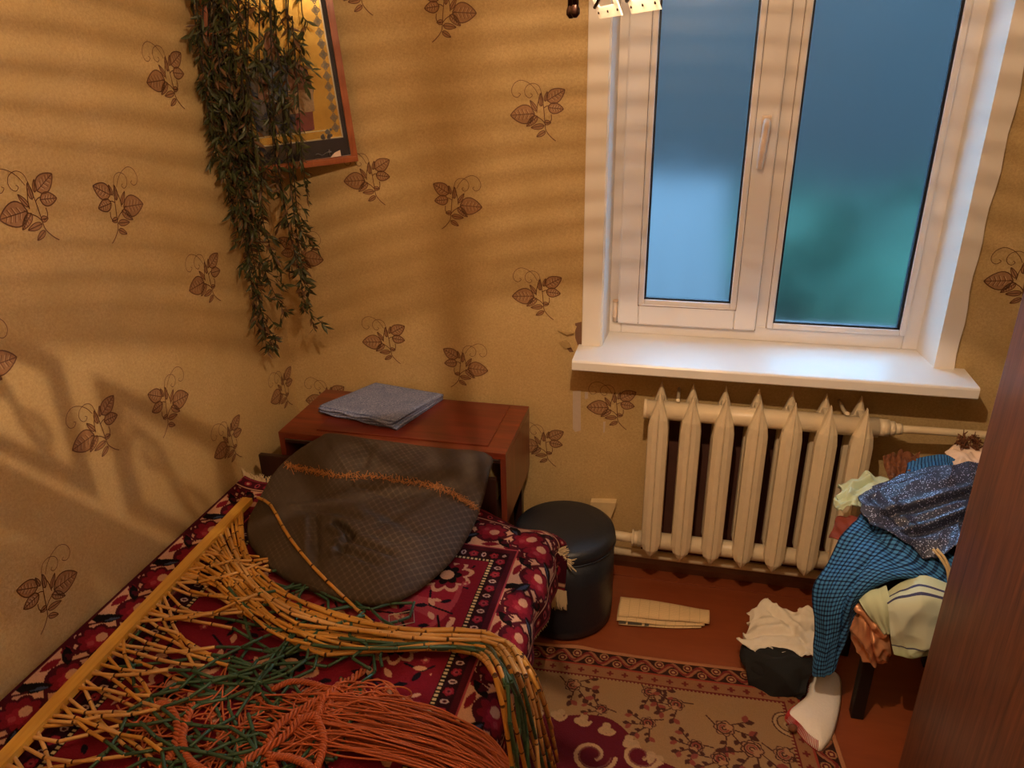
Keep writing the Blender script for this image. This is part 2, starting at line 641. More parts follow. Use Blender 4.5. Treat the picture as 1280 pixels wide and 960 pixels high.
# ================================================================== SETTING
WIN_X0, WIN_X1, WIN_Z0, WIN_Z1 = 1.152, 2.168, 0.833, 2.25
RX1, RY0, RZ = 2.66, -2.75, 2.55
mb = MB()
mb.box(-0.12, WIN_X0, 0, 0.30, -0.05, RZ)
mb.box(WIN_X1, RX1+0.12, 0, 0.30, -0.05, RZ)
mb.box(WIN_X0, WIN_X1, 0, 0.30, -0.05, WIN_Z0)
mb.box(WIN_X0, WIN_X1, 0, 0.30, WIN_Z1, RZ)
wall_back = struct('wall_back', mb, 'wallpaper', 'ochre wallpapered wall with brown leaf sprigs around the window')
wall_left = struct('wall_left', MB().box(-0.12, 0, RY0-0.12, 0, -0.05, RZ), 'wallpaper', 'ochre wallpapered wall with brown leaf sprigs beside the bed')
struct('wall_right', MB().box(RX1, RX1+0.12, RY0-0.12, 0, -0.05, RZ), 'wallpaper', 'wallpapered wall behind the wardrobe')
struct('wall_front', MB().box(-0.12, RX1+0.12, RY0-0.12, RY0, -0.05, RZ), 'wallpaper', 'wallpapered wall behind the viewer')
struct('ceiling', MB().box(-0.12, RX1+0.12, RY0-0.12, 0.3, RZ, RZ+0.1), 'plaster', 'plain whitewashed ceiling above the room')
struct('floor', MB().box(-0.12, RX1+0.12, RY0-0.12, 0.0, -0.05, 0.0), 'floor', 'floor painted glossy reddish brown')
bbm = MB()
bbm.prism([(-0.022, 0.0), (0.0, 0.0), (0.0, 0.055), (-0.008, 0.055), (-0.022, 0.03)], 0, 0.0, RX1)
struct('baseboard_back', bbm, 'baseboard', 'low brown baseboard under the radiator wall')
fb = MB(); fb.box(0.0, RX1, -0.075, -0.022, 0.0, 0.006, 0.002)
tr = struct('trim_1', fb, 'floor', 'narrow floor strip painted brown along the window wall')


# ---- wallpaper sprigs: printed leaf motifs, one flat mesh each on the wall
def leaf_outline(b, t, w, n=9):
    b, t = np.array(b, float), np.array(t, float)
    d = t-b; L = np.linalg.norm(d); d /= L; nrm = np.array([-d[1], d[0]])
    up, dn = [], []
    for i in range(n+1):
        s = i/n
        h = w*0.5*(math.sin(math.pi*min(1, s**0.75))**0.8)
        up.append(b+d*L*s+nrm*h); dn.append(b+d*L*s-nrm*h)
    return up, dn


def ribbon(mb2, pts, w, layer, mi):
    pts = [np.array(p, float) for p in pts]
    v, f = [], []
    for i, p in enumerate(pts):
        d = pts[min(i+1, len(pts)-1)]-pts[max(0, i-1)]
        d /= np.linalg.norm(d)+1e-9
        n = np.array([-d[1], d[0]])
        v += [(*(p+n*w/2), layer), (*(p-n*w/2), layer)]
    for i in range(len(pts)-1):
        f.append((2*i, 2*i+1, 2*i+3, 2*i+2))
    mb2.add(v, f, mi)


def motif_mesh(name, to3d):
    m2 = MB()
    L = [((400, 530), (75, 550), 235), ((570, 370), (800, 240), 175), ((580, 455), (785, 475), 135), ((440, 560), (290, 690), 85),
         ((530, 680), (350, 705), 70), ((545, 750), (425, 820), 60), ((430, 500), (340, 365), 55), ((490, 440), (480, 280), 60),
         ((540, 380), (570, 260), 45), ((530, 640), (620, 640), 60)]
    for k, (b, t, w) in enumerate(L):
        up, dn = leaf_outline(b, t, w)
        ring = up+dn[::-1]
        n = len(up)
        v = [(*p, 1) for p in up]+[(*p, 1) for p in dn]
        m2.add(v, [(i, i+1, n+i+1, n+i) for i in range(n-1)], 1)
        ribbon(m2, up, 13 if k < 3 else 9, 3, 0); ribbon(m2, dn, 13 if k < 3 else 9, 3, 0)
        ribbon(m2, [b, t], 10, 3, 0)
        b2, t2 = np.array(b, float), np.array(t, float)
        if k < 4:
            d = t2-b2; nr = np.array([-d[1], d[0]])/np.linalg.norm(d)
            for s in (0.25, 0.42, 0.58, 0.73):
                h = w*0.30*math.sin(math.pi*s**0.8)
                for sg in (-1, 1):
                    p = b2+d*s
                    ribbon(m2, [p, p+d*0.10+nr*sg*h], 6, 3, 0)
                    p3 = b2+d*(s-0.06)
                    ribbon(m2, [p3+nr*sg*5+d*0.03, p3+d*0.10+nr*sg*h*0.9], 11, 2, 2)
    S = [[(490, 270), (505, 360), (520, 450), (530, 540), (538, 640), (550, 730), (590, 790), (640, 840), (685, 872)],
         [(540, 650), (490, 600), (430, 565), (360, 520)], [(525, 460), (555, 440), (600, 430)], [(560, 650), (600, 640), (625, 600), (622, 540)],
         [(470, 330), (440, 420), (430, 520)]]
    for s in S: ribbon(m2, catmull(s, 4*len(s)), 11, 3, 0)
    for s in ([(490, 275), (470, 210), (430, 172), (370, 160), (300, 190), (270, 250), (287, 308), (335, 335), (372, 305), (348, 282)],
              [(450, 300), (400, 220), (320, 152), (220, 120), (135, 158), (95, 240), (118, 308), (172, 327), (214, 292), (188, 272)]):
        ribbon(m2, catmull(s, 5*len(s)), 7, 3, 0)
    sc = 0.22/960
    me = bpy.data.meshes.new(name)
    V = [to3d((p[0]-440)*sc, (480-p[1])*sc, 0.0003+0.0003*p[2]) for p in m2.v]
    me.from_pydata(V, [], m2.f)
    for k in ('print_dark', 'print_mid', 'print_light'): me.materials.append(MATS[k])
    me.polygons.foreach_set('material_index', m2.m)
    me.update()
    return me


bA = motif_mesh('leaf_sprig', lambda u, v, h: (u, -h, v))
bB = motif_mesh('leaf_sprig', lambda u, v, h: (-u*0.98+v*0.04, -h, v))
lA = motif_mesh('leaf_sprig', lambda u, v, h: (h, u, v))
lB = motif_mesh('leaf_sprig', lambda u, v, h: (h, -u*0.98+v*0.04, v))
for me, wall, kw, pts in ((bA, wall_back, dict(y=0), [(672, 137), (459, 221), (671, 366), (480, 424), (676, 554), (764, 506), (441, -22), (1272, 346), (407, 498)]),
                          (bB, wall_back, dict(y=0), [(562, 10), (572, 252), (582, 456), (377, 318)]),
                          (lA, wall_left, dict(x=0), [(36, 256), (119, 536), (207, 94), (256, 347), (285, 551), (352, 486)]),
                          (lB, wall_left, dict(x=0), [(150, 254), (212, 501), (62, 735), (-22, 455)])):
    for p in pts:
        o = bpy.data.objects.new('leaf_sprig', me)
        col.objects.link(o)
        o.parent = wall
        o.location = at(*p, **kw)

link('bare_shade_patch', MB().box(1.325, 1.985, -0.0012, 0.0, 0.06, 0.665), simple('shaded_bare_wall', (86, 50, 36), 0.9, var=0.35, scale=18), wall_back)  # bare wall, with the shadow behind the radiator put into its dark colour
# torn wallpaper and tape scraps beside the window
def flat_poly(name, px, y, mat, parent, th=0.0008):
    pts = [at(a, b, y=y) for a, b in px]
    return link(name, MB().prism([(p[0], p[2]) for p in pts], 1, y, y-th), mat, parent)

flat_poly('torn_patch', [(719, 404), (727, 402), (727, 432), (722, 431), (719, 422)], 0.0, 'torn', wall_back)
flat_poly('torn_patch', [(704, 429), (711, 428), (717, 440), (712, 440)], 0.0, 'torn', wall_back, 0.001)
flat_poly('tape_scrap', [(716, 489), (726, 488), (726, 538), (719, 540), (716, 536)], 0.0, 'tape', wall_back)
flat_poly('tape_scrap', [(731, 490), (735, 490), (735, 498), (731, 499)], 0.0, 'tape', wall_back)
flat_poly('tape_scrap', [(754, 527), (757, 527), (756, 540), (754, 541)], 0.0, 'tape', wall_back, 0.001)
fl = MB()
p = [at(696, 413, y=-0.002), at(712, 403, y=-0.012), at(721, 408, y=-0.016), at(718, 416, y=-0.02), at(709, 419, y=-0.01)]
fl.add(p+[q+np.array([0, -0.001, 0]) for q in p], [(0, 1, 2, 3, 4), (9, 8, 7, 6, 5)])
link('wallpaper_flake', fl, 'wallpaper', wall_back)
fl = MB()
p = [at(698, 428, y=-0.001), at(708, 424, y=-0.012), at(714, 434, y=-0.014), at(706, 436, y=-0.004)]
fl.add(p+[q+np.array([0, -0.001, 0]) for q in p], [(0, 1, 2, 3), (7, 6, 5, 4)])
link('wallpaper_flake', fl, 'wallpaper', wall_back)

# ---- window
FY = 0.14
win = thing('window_1', 'white plastic window with a hinged left sash and misted panes', 'window', (1.66, FY, 0.87))
win['kind'] = 'structure'
fx0, fx1, fz0, fz1 = 1.160, 2.156, 0.869, 2.22
def frame_bars(mb2, x0, x1, z0, z1, w, ya, yb, bev=0.004, wl=None, wr=None, wb=None, wt=None):
    wl, wr, wb, wt = wl or w, wr or w, wb or w, wt or w
    mb2.box(x0, x0+wl, ya, yb, z0, z1, bev)
    mb2.box(x1-wr, x1, ya, yb, z0, z1, bev)
    mb2.box(x0+wl, x1-wr, ya, yb, z0, z0+wb, bev)
    mb2.box(x0+wl, x1-wr, ya, yb, z1-wt, z1, bev)
m2 = MB(); frame_bars(m2, fx0, fx1, fz0, fz1, 0.05, FY, FY+0.07, wb=0.052, wl=0.046, wr=0.05)
m2.box(1.632, 1.690, FY, FY+0.07, fz0+0.05, fz1-0.05, 0.004)
link('window_frame', m2, 'white_pvc', win)
m2 = MB(); frame_bars(m2, 1.194, 1.648, 0.910, 2.19, 0.070, FY-0.022, FY+0.05, 0.006)
sash = link('sash', m2, 'white_pvc', win)
m2 = MB(); frame_bars(m2, 1.262, 1.580, 0.978, 2.122, 0.018, FY-0.014, FY+0.02, 0.004)
link('glazing_bead', m2, 'white_pvc', sash)
m2 = MB(); frame_bars(m2, 1.279, 1.563, 0.995, 2.105, 0.007, FY-0.006, FY+0.018, 0)
link('rubber_seal', m2, 'gasket', sash)
link('glass_pane', MB().box(1.278, 1.564, FY+0.006, FY+0.010, 0.994, 2.106), 'glass', sash)
m2 = MB(); frame_bars(m2, 1.684, 2.108, 0.917, 2.172, 0.019, FY-0.012, FY+0.02, 0.004)
link('glazing_bead', m2, 'white_pvc', win)
m2 = MB(); frame_bars(m2, 1.702, 2.090, 0.935, 2.154, 0.007, FY-0.005, FY+0.018, 0, wr=0.009)
link('rubber_seal', m2, 'gasket', win)
link('glass_pane', MB().box(1.701, 2.091, FY+0.006, FY+0.010, 0.934, 2.155), 'glass', win)
for (a, b, c, d) in ((1.6478, 1.6500, 0.905, 2.19), (1.190, 1.6500, 0.9065, 0.9095)):
    link('sash_gap_shade', MB().box(a, b, FY-0.003, FY+0.002, c, d), 'seam_shade', win)  # thin strips coloured dark as the shadow in the sash gap
for (a, b, c, d) in ((1.2605, 1.2620, 0.976, 2.12), (1.580, 1.5815, 0.976, 2.12), (1.2605, 1.5815, 0.9765, 0.978)):
    link('bead_joint_shade', MB().box(a, b, FY-0.0228, FY-0.02, c, d), 'seam_shade', sash)  # seam shadow along the beads, drawn as dark strips
for (a, b, c, d) in ((1.6825, 1.684, 0.915, 2.17), (2.108, 2.1095, 0.915, 2.17), (1.6825, 2.1095, 0.9155, 0.917)):
    link('bead_joint_shade', MB().box(a, b, FY-0.0008, FY+0.002, c, d), 'seam_shade', win)
# handle: base plate and lever
m2 = MB()
hx = at(958, 150, y=FY-0.03)[0]
m2.box(hx-0.014, hx+0.014, FY-0.036, FY-0.022, 1.52, 1.585, 0.004)
hnd = link('handle_plate', m2, 'hinge', sash)
m2 = MB()
lev = [(hx, FY-0.036, 1.568), (hx, FY-0.060, 1.568), (hx-0.001, FY-0.068, 1.555), (hx-0.004, FY-0.066, 1.50), (hx-0.006, FY-0.062, 1.452), (hx-0.007, FY-0.058, 1.437)]
m2.tube(catmull(lev, 18), [0.009]*6+[0.0105]*8+[0.009]*4, 10)
link('handle_lever', m2, 'hinge', sash)
m2 = MB(); m2.tube([(1.185, FY-0.014, 0.915), (1.185, FY-0.014, 0.985)], 0.008, 12)
m2.tube([(1.185, FY-0.014, 0.985), (1.185, FY-0.014, 0.990)], 0.0095, 12)
m2.tube([(1.185, FY-0.014, 0.930), (1.185, FY-0.014, 0.933)], 0.0092, 12)
link('hinge', m2, 'hinge', win)
# sill with rounded nose
m2 = MB()
prof = [(FY+0.01, 0.869), (FY+0.01, 0.847), (-0.118, 0.847), (-0.122, 0.833), (-0.146, 0.833), (-0.150, 0.837), (-0.150, 0.862), (-0.147, 0.867), (-0.142, 0.869)]
m2.prism(prof, 0, 1.156, 2.166)
mt = [(0.0, 0.869), (0.0, 0.847), (-0.118, 0.847), (-0.122, 0.833), (-0.146, 0.833), (-0.150, 0.837), (-0.150, 0.862), (-0.147, 0.867), (-0.142, 0.869)]
m2.prism(mt, 0, 1.080, 1.156); m2.prism(mt, 0, 2.166, 2.252)
link('window_sill', m2, 'sill', win)
# reveals (white side panels) and casings
m2 = MB(); m2.prism([(1.152, -0.004), (1.158, -0.004), (1.166, FY+0.002), (1.150, FY+0.002)], 2, 0.869, 2.24)
m2.box(1.091, 1.155, -0.014, 0.0, 0.869, 2.27, 0.003)
struct('trim_2', m2, 'trim', 'white casing board on the hinge side of the window')
m2 = MB(); m2.prism([(2.150, FY+0.002), (2.168, FY+0.002), (2.172, -0.004), (2.166, -0.004)], 2, 0.869, 2.24)
edge = []
for i in range(30):
    z = 0.869+i*(2.27-0.869)/29
    x = 2.217+0.003*math.sin(z*9.0)+0.003*math.sin(z*31+1)
    edge.append((x, z))
m2.prism([(2.164, 0.869)]+edge+[(2.164, 2.27)], 1, -0.012, 0.0)
struct('trim_3', m2, 'trim', 'white casing with ragged plaster edge right of the window')

# ---- outside, seen through the misted panes
m2 = MB()
for i in range(9):
    x0 = 0.2+i*0.155
    m2.prism([(0.75, 0.52), (2.05, 1.10), (2.05, 1.12), (0.75, 0.54)], 0, x0, x0+0.150)
    m2.prism([(0.75, 0.545), (2.05, 1.125), (2.05, 1.137), (0.75, 0.557)], 0, x0+0.145, x0+0.16)
m2.box(0.22, 1.58, 0.85, 2.0, -0.6, 0.50)
sh = link('shed', m2, 'shed', None, (0.9, 1.4, -0.6)); tag(sh, 'pale tin shed roof blurred behind the left window pane', 'shed')
def bush(name, cx, cy, zb, rx, ry, rz, n, mat, label, seed):
    r = random.Random(seed)
    m3 = MB()
    for _ in range(n):
        a, b = r.random()*6.283, math.acos(2*r.random()-1)
        k = 0.75+0.3*r.random()
        c = np.array([cx+rx*k*math.sin(b)*math.cos(a), cy+ry*k*math.sin(b)*math.sin(a), zb+rz+rz*k*math.cos(b)])
        s = 0.05+0.06*r.random()
        q = [c+np.array([r.uniform(-s, s), r.uniform(-s, s), r.uniform(-s, s)]) for _ in range(4)]
        m3.add(q, [(0, 1, 2), (0, 2, 3)])
    th = np.linspace(0, math.pi, 9)
    m3.lathe([(max(0.01, 0.8*rx*math.sin(t)), zb+rz-0.85*rz*math.cos(t)) for t in th], cx, cy, 16)
    o = link(name, m3, mat, None, (cx, cy, zb)); tag(o, label, 'bush'); return o
bush('garden_bush', 2.86, 1.75, -0.6, 1.18, 0.55, 0.92, 1200, 'hedge', 'green bush blurred behind the right window pane', 3)
bush('garden_bush', 2.02, 2.85, -0.6, 0.75, 0.40, 0.80, 700, 'hedge', 'smaller green bush blurred behind the middle of the window', 13)
barn = thing('barn', 'dark plank barn blurred beyond the garden outside both panes', 'barn', (3.0, 6.5, -0.6))
for i in range(40):
    x = -3.0+i*0.30
    link('plank', MB().box(x, x+0.29, 5.50+0.012*(i % 2), 5.53+0.012*(i % 2), -0.6, 3.0), 'trees', barn)
m2 = MB(); m2.prism([(5.40, 2.95), (7.6, 4.6), (7.6, 4.7), (5.35, 3.0)], 0, -3.2, 9.2); link('roof', m2, 'trees', barn)
link('body', MB().box(-2.98, 8.98, 5.56, 7.5, -0.6, 2.95), 'trees', barn)
o = link('garden_ground', MB().box(-8, 12, 0.32, 14, -0.65, -0.6), 'lawn', None, (2, 5, -0.6)); tag(o, 'dim green lawn outside the window', 'lawn', kind='structure')

# ================================================================== OBJECTS
# ---- pendant lamp (the far corner of its square fretwork tray reaches into the top of the picture)
LX, LY, LZ = 1.35, -1.57, 2.17
lamp = thing('pendant_lamp', 'hanging lamp with white fretwork plates and dark scrolls above the bed', 'lamp', (LX, LY, RZ))
link('ceiling_canopy', MB().lathe([(0.02, RZ-0.05), (0.05, RZ-0.035), (0.06, RZ-0.001)], LX, LY, 24), 'lamp_metal', lamp)
link('stem', MB().tube([(LX, LY, RZ-0.04), (LX, LY, LZ+0.06)], 0.006, 10), 'lamp_metal', lamp)
link('socket', MB().lathe([(0.017, LZ+0.018), (0.02, LZ+0.03), (0.02, LZ+0.07), (0.012, LZ+0.085)], LX, LY, 20), 'lamp_metal', lamp)
link('bulb', MB().lathe([(0.004, LZ-0.05), (0.022, LZ-0.04), (0.03, LZ-0.02), (0.03, LZ), (0.02, LZ+0.017)], LX, LY, 20), 'bulb', lamp)
ld = bpy.data.lights.new('bulb_light', 'POINT')
ld.energy = LAMP_POWER; ld.color = LAMP_COLOR; ld.shadow_soft_size = 0.004
lo = bpy.data.objects.new('bulb_light', ld); col.objects.link(lo); lo.parent = lamp; lo.location = (0, 0, LZ-RZ)
for i in range(13):
    z = LZ-0.012-i*0.0085
    m2 = MB(); th = np.linspace(0, 2*math.pi, 61)
    wob = [0.0012*math.sin(3*t+0.35*i)+0.0007*math.sin(7*t+i) for t in th]
    rr = [0.0017+0.0012*math.sin(2.5*t+1.1)**2 for t in th]
    m2.tube([(LX+0.17*math.cos(t), LY+0.17*math.sin(t), z+w) for t, w in zip(th, wob)], rr, 6, cap=False)
    link('shade_ring', m2, 'shade_plastic', lamp)
# square tray
TE = np.array([1.257, -1.362, 0.0]); D1 = np.array([0.42, -0.9075, 0.0]); D2 = np.array([-0.9075, -0.42, 0.0]); TS = 0.30
TC = TE+(D1+D2)*TS/2
for k, (a, b) in enumerate(((0, 0), (1, 0), (0, 1), (1, 1))):
    p = TE+D1*TS*a+D2*TS*b
    link('shade_rod', MB().tube([p+(0, 0, 1.868), p+(0, 0, 1.90), (LX, LY, LZ+0.07)], 0.0028, 6), 'lamp_metal', lamp)
m2 = MB()
def tq(a, b, z): return TE+D1*TS*a+D2*TS*b+np.array([0, 0, z])
for (a0_, a1_, b0_, b1_) in ((0.02, 0.98, 0.02, 0.12), (0.02, 0.98, 0.88, 0.98), (0.02, 0.12, 0.12, 0.88), (0.88, 0.98, 0.12, 0.88), (0.44, 0.56, 0.12, 0.88), (0.12, 0.44, 0.44, 0.56), (0.56, 0.88, 0.44, 0.56)):
    vv = [tq(a, b, z) for z in (1.868, 1.871) for b in (b0_, b1_) for a in (a0_, a1_)]
    m2.add(vv, [(0, 2, 3, 1), (4, 5, 7, 6), (0, 1, 5, 4), (2, 6, 7, 3), (0, 4, 6, 2), (1, 3, 7, 5)])
for (ca, cb) in ((0.28, 0.28), (0.28, 0.72), (0.72, 0.28), (0.72, 0.72)):
    for k in range(4):
        t0 = k*math.pi/2
        m2.tube([tq(ca+0.15*math.cos(t0+s)*(1-s/7), cb+0.15*math.sin(t0+s)*(1-s/7), 1.8695) for s in np.linspace(0, 4.5, 16)], 0.008, 6)
link('openwork_tray', m2, 'plate_plastic', lamp)
m2 = MB(); vv = [tq(a, b, z) for z in (1.8725, 1.8730) for b in (0.03, 0.97) for a in (0.03, 0.97)]
m2.add(vv, [(4, 5, 7, 6)]); link('tray_dimmer', m2, 'dimmer_film', lamp)  # unseen film added over the tray to dim light on bed and wall
# hanging rim plates with bronze scrolls along the four sides
for si, (o_, dr) in enumerate(((TE, D1), (TE+D1*TS, D2), (TE+D2*TS, D1), (TE, D2))):
    nrm_ = np.array([dr[1], -dr[0], 0.0])
    inn = nrm_ if nrm_ @ (TC-o_) > 0 else -nrm_
    for k in range(3):
        ctr = o_+dr*TS*(k+0.5)/3+np.array([0, 0, 1.8385])
        if si == 0: ctr = o_+dr*(0.042+0.112*k)+np.array([0, 0, 1.8385])
        if si == 0 and k == 2: continue
        if si > 0: ctr = ctr+np.array([0, 0, 0.072])
        def Q(u, v, w=0.0): return ctr+dr*u+np.array([0, 0, v])+inn*(w+(0.45*(v-0.040) if si == 0 else 0.0))
        w, h, b = 0.040, 0.040, 0.012
        pl = MB()
        for (u0, u1, v0, v1) in ((-w, w, -h, -h+b), (-w, w, h-b, h), (-w, -w+b, -h+b, h-b), (w-b, w, -h+b, h-b)):
            vv = [Q(u, v, q) for q in (-0.001, 0.001) for v in (v0, v1) for u in (u0, u1)]
            pl.add(vv, [(0, 2, 3, 1), (4, 5, 7, 6), (0, 1, 5, 4), (2, 6, 7, 3), (0, 4, 6, 2), (1, 3, 7, 5)])
        po = link('fretwork_plate', pl, 'rim_plate', lamp)
        sc = MB()
        for sg in (-1, 1):
            sp_ = [Q(sg*0.012+0.012*math.cos(t)*(1-t/9), sg*0.010+0.012*math.sin(t)*(1-t/9), 0.003) for t in np.linspace(0, 6.5, 22)]
            sc.tube(sp_, 0.0022, 6)
        sc.tube(catmull([Q(-w+0.004, -h+0.012, 0.003), Q(-0.008, -0.018, 0.003), Q(0.008, 0.018, 0.003), Q(w-0.004, h-0.012, 0.003)], 12), 0.0022, 6)
        for (u, v) in ((-w+0.006, -h+0.006), (w-0.006, -h+0.006), (-w+0.006, h-0.006), (w-0.006, h-0.006), (0, -h+0.006)):
            sc.tube([Q(u, v, -0.002), Q(u, v, 0.002)], 0.0014, 8)
        link('scroll', sc, 'lamp_metal', po)
    cc = np.array([o_[0], o_[1], 0.0])
    if si not in (0, 3): continue
    if si == 3: cc = cc+D1*0.019+np.array([0, 0, 0.0])
    lk = MB(); lk.tube([cc+(0, 0, 1.87), cc+(0, 0, 1.812)], 0.004, 8); lk.lathe([(0.002, 1.799), (0.0055, 1.803), (0.0055, 1.808), (0.003, 1.815)], cc[0], cc[1], 10)
    link('corner_drop', lk, 'lamp_metal', lamp)

# ---- icon across the corner
BL = np.array([0.040, -0.212, 1.434]); BR = np.array([0.360, -0.030, 1.460])
U = BR-BL; WI = np.linalg.norm(U); U /= WI
N0 = np.cross(U, [0, 0, 1.0]); N0 /= np.linalg.norm(N0)           # towards the room
Vv = np.cross(N0, U)
tl = R(3.5)
VV = math.cos(tl)*Vv+math.sin(tl)*N0; NN = np.cross(U, VV)
HI = 0.53
icon = thing('framed_icon', 'gold religious picture in a brown wooden frame across the corner', 'picture', tuple((BL+BR)/2))
def I(u, v, w=0.0): return BL+U*u+VV*v+NN*w
def ibox(m2, u0, u1, v0, v1, w0, w1, mi=0):
    vv = [I(u, v, w) for w in (w0, w1) for v in (v0, v1) for u in (u0, u1)]
    m2.add(vv, [(0, 2, 3, 1), (4, 5, 7, 6), (0, 1, 5, 4), (2, 6, 7, 3), (0, 4, 6, 2), (1, 3, 7, 5)], mi)
def ipoly(m2, pts, w, mi=0, th=0.0006):
    n = len(pts)
    m2.add([I(u, v, w) for u, v in pts]+[I(u, v, w-th) for u, v in pts], [tuple(range(n)), tuple(range(2*n-1, n-1, -1))]+[(i, i+n, (i+1) % n+n, (i+1) % n) for i in range(n)], mi)
fwid = 0.020
for (u0, u1, v0, v1) in ((0, WI, 0, fwid), (0, WI, HI-fwid, HI), (0, fwid, fwid, HI-fwid), (WI-fwid, WI, fwid, HI-fwid)):
    m2 = MB(); ibox(m2, u0, u1, v0, v1, -0.012, 0.012); ibox(m2, u0+0.004, u1-0.004, v0+0.004, v1-0.004, 0.012, 0.015)
    link('frame_bar', m2, 'frame', icon)
m2 = MB(); ibox(m2, fwid, WI-fwid, fwid, HI-fwid, -0.010, -0.004); link('navy_mat', m2, 'navy_mat', icon)
g0, g1, h0, h1 = 0.034, WI-0.034, 0.075, HI-0.04
m2 = MB(); ibox(m2, g0, g1, h0, h1, -0.004, -0.002); gold = link('gold_print', m2, 'gold', icon)
m2 = MB()
for (a, b, c, d) in ((g0, g1, h0, h0+0.004), (g0, g1, h1-0.004, h1), (g0, g0+0.004, h0, h1), (g1-0.004, g1, h0, h1),
                     (g0+0.03, g1-0.034, h0+0.026, h0+0.029), (g0+0.026, g0+0.029, h0+0.03, h1-0.03)):
    ibox(m2, a, b, c, d, -0.002, -0.0012)
link('silver_border', m2, 'silver_line', gold)
m2 = MB()
r_ = random.Random(3)
for sx in (g1-0.018, g0+0.016):
    v = h0+0.02
    while v < h1-0.03:
        n = 10
        for ring in (0.011, 0.0065):
            pts = [(sx+ring*math.cos(t)*(0.8+0.2*math.cos(4*t)), v+0.012+1.2*ring*math.sin(t)*(0.8+0.2*math.cos(4*t))) for t in np.linspace(0, 6.283, 21)]
            for i in range(20):
                a, b = np.array(pts[i]), np.array(pts[i+1]); d = b-a; nn = np.array([-d[1], d[0]])/np.linalg.norm(d)*0.0011
                ipoly(m2, [a+nn, a-nn, b-nn, b+nn], -0.0008)
        ipoly(m2, [(sx-0.004, v+0.012), (sx, v+0.007), (sx+0.004, v+0.012), (sx, v+0.017)], -0.0008)
        v += 0.030
for q in range(26):
    u, v = g1-0.03-0.05*r_.random(), h0+0.004+0.03*r_.random()
    if (g1-u)+(v-h0) > 0.075: continue
    t = r_.random()*3; s = 0.004+0.003*r_.random()
    ipoly(m2, [(u+s*math.cos(t+k*1.257), v+s*math.sin(t+k*1.257)) for k in range(5)], -0.0007)
link('border_ornament', m2, 'ornament', gold)
def fig(name, mat, pts, w):
    m2 = MB(); ipoly(m2, pts, w); link(name, m2, mat, gold)
fig('printed_robe', 'robe_dark', [(0.08, 0.106), (0.245, 0.106), (0.25, 0.16), (0.27, 0.22), (0.262, 0.28), (0.235, 0.305), (0.20, 0.325), (0.15, 0.325), (0.10, 0.30), (0.075, 0.24)], -0.0014)
fig('printed_robe', 'robe', [(0.135, 0.20), (0.18, 0.165), (0.205, 0.16), (0.212, 0.24), (0.20, 0.30), (0.165, 0.31), (0.14, 0.28)], -0.0010)
fig('printed_sleeve', 'red_print', [(0.195, 0.108), (0.252, 0.108), (0.256, 0.165), (0.205, 0.165)], -0.0009)
fig('printed_sleeve', 'skin_print', [(0.205, 0.215), (0.25, 0.215), (0.266, 0.225), (0.262, 0.268), (0.245, 0.295), (0.215, 0.30), (0.20, 0.26)], -0.0008)
fig('printed_book', 'book_print', [(0.188, 0.160), (0.262, 0.162), (0.268, 0.225), (0.195, 0.228)], -0.0006)
fig('printed_hand', 'skin_print', [(0.105, 0.215), (0.13, 0.20), (0.145, 0.225), (0.135, 0.27), (0.12, 0.275), (0.112, 0.245)], -0.0006)
fig('printed_head', 'skin_print', [(0.155, 0.33), (0.165, 0.315), (0.185, 0.315), (0.195, 0.335), (0.198, 0.37), (0.185, 0.395), (0.165, 0.395), (0.152, 0.37)], -0.0006)
fig('printed_trim', 'silver_line', [(0.132, 0.226), (0.135, 0.230), (0.165, 0.195), (0.192, 0.178), (0.190, 0.174), (0.162, 0.190)], -0.0004)
m2 = MB(); ibox(m2, fwid, WI-fwid, fwid, HI-fwid, 0.004, 0.006); link('picture_glass', m2, 'pane', icon)
m2 = MB()
ch = [I(0.24+0.004*k, 0.034+0.003*math.sin(k*0.9), 0.008) for k in range(11)]
for i in range(10): m2.tube([ch[i], ch[i+1]], 0.0011, 5)
m2.tube([I(0.284, 0.045, 0.008), I(0.284, 0.025, 0.008)], 0.002, 6); m2.tube([I(0.277, 0.038, 0.008), I(0.291, 0.038, 0.008)], 0.002, 6)
o = link('cross_pendant', m2, 'metal', None, I(0.26, 0.02, 0.008)); tag(o, 'small silver cross on a chain at the bottom of the gold picture', 'pendant')
m2 = MB(); ipoly(m2, [(0.285, 0.0215), (0.318, 0.0215), (0.318, 0.040), (0.30, 0.034)], 0.0078)
o = link('paper_card', m2, 'pink_cotton', None, I(0.30, 0.0215, 0.008)); tag(o, 'torn pale card tucked in the lower frame of the gold picture', 'card')

# ---- hanging artificial vine
vine = thing('hanging_vine', 'dark green leafy garland trailing down over the framed picture', 'plant', tuple(I(0.1, HI, 0.05)))
r_ = random.Random(21)
strands = []
def vpath(pts):
    return [at(a, b, y=None, x=None, z=None) for a, b in pts]
def vine_pt(px, py, off):
    """point on the plane of the picture (continued downwards), lifted off it"""
    d = ray(px, py); n = N0
    p0 = BL+N0*off
    t = np.dot(p0-CAM, n)/np.dot(d, n)
    return CAM+d*t
specs = []
for k in range(17):
    x = 238+k*8.6+r_.uniform(-4, 4)
    yend = [120, 190, 235, 230, 300, 290, 330, 280, 300, 270, 240, 220, 120, 100, 70, 80, 40][k]
    specs.append(([(x, -50), (x+r_.uniform(-6, 6)+2, yend*0.35), (x+r_.uniform(-6, 6)+(16 if k < 7 else 8), yend*0.7), (x+(34 if k < 6 else 16)*yend/250+r_.uniform(-6, 6), yend)], 0.85 if k < 7 else 0.45))
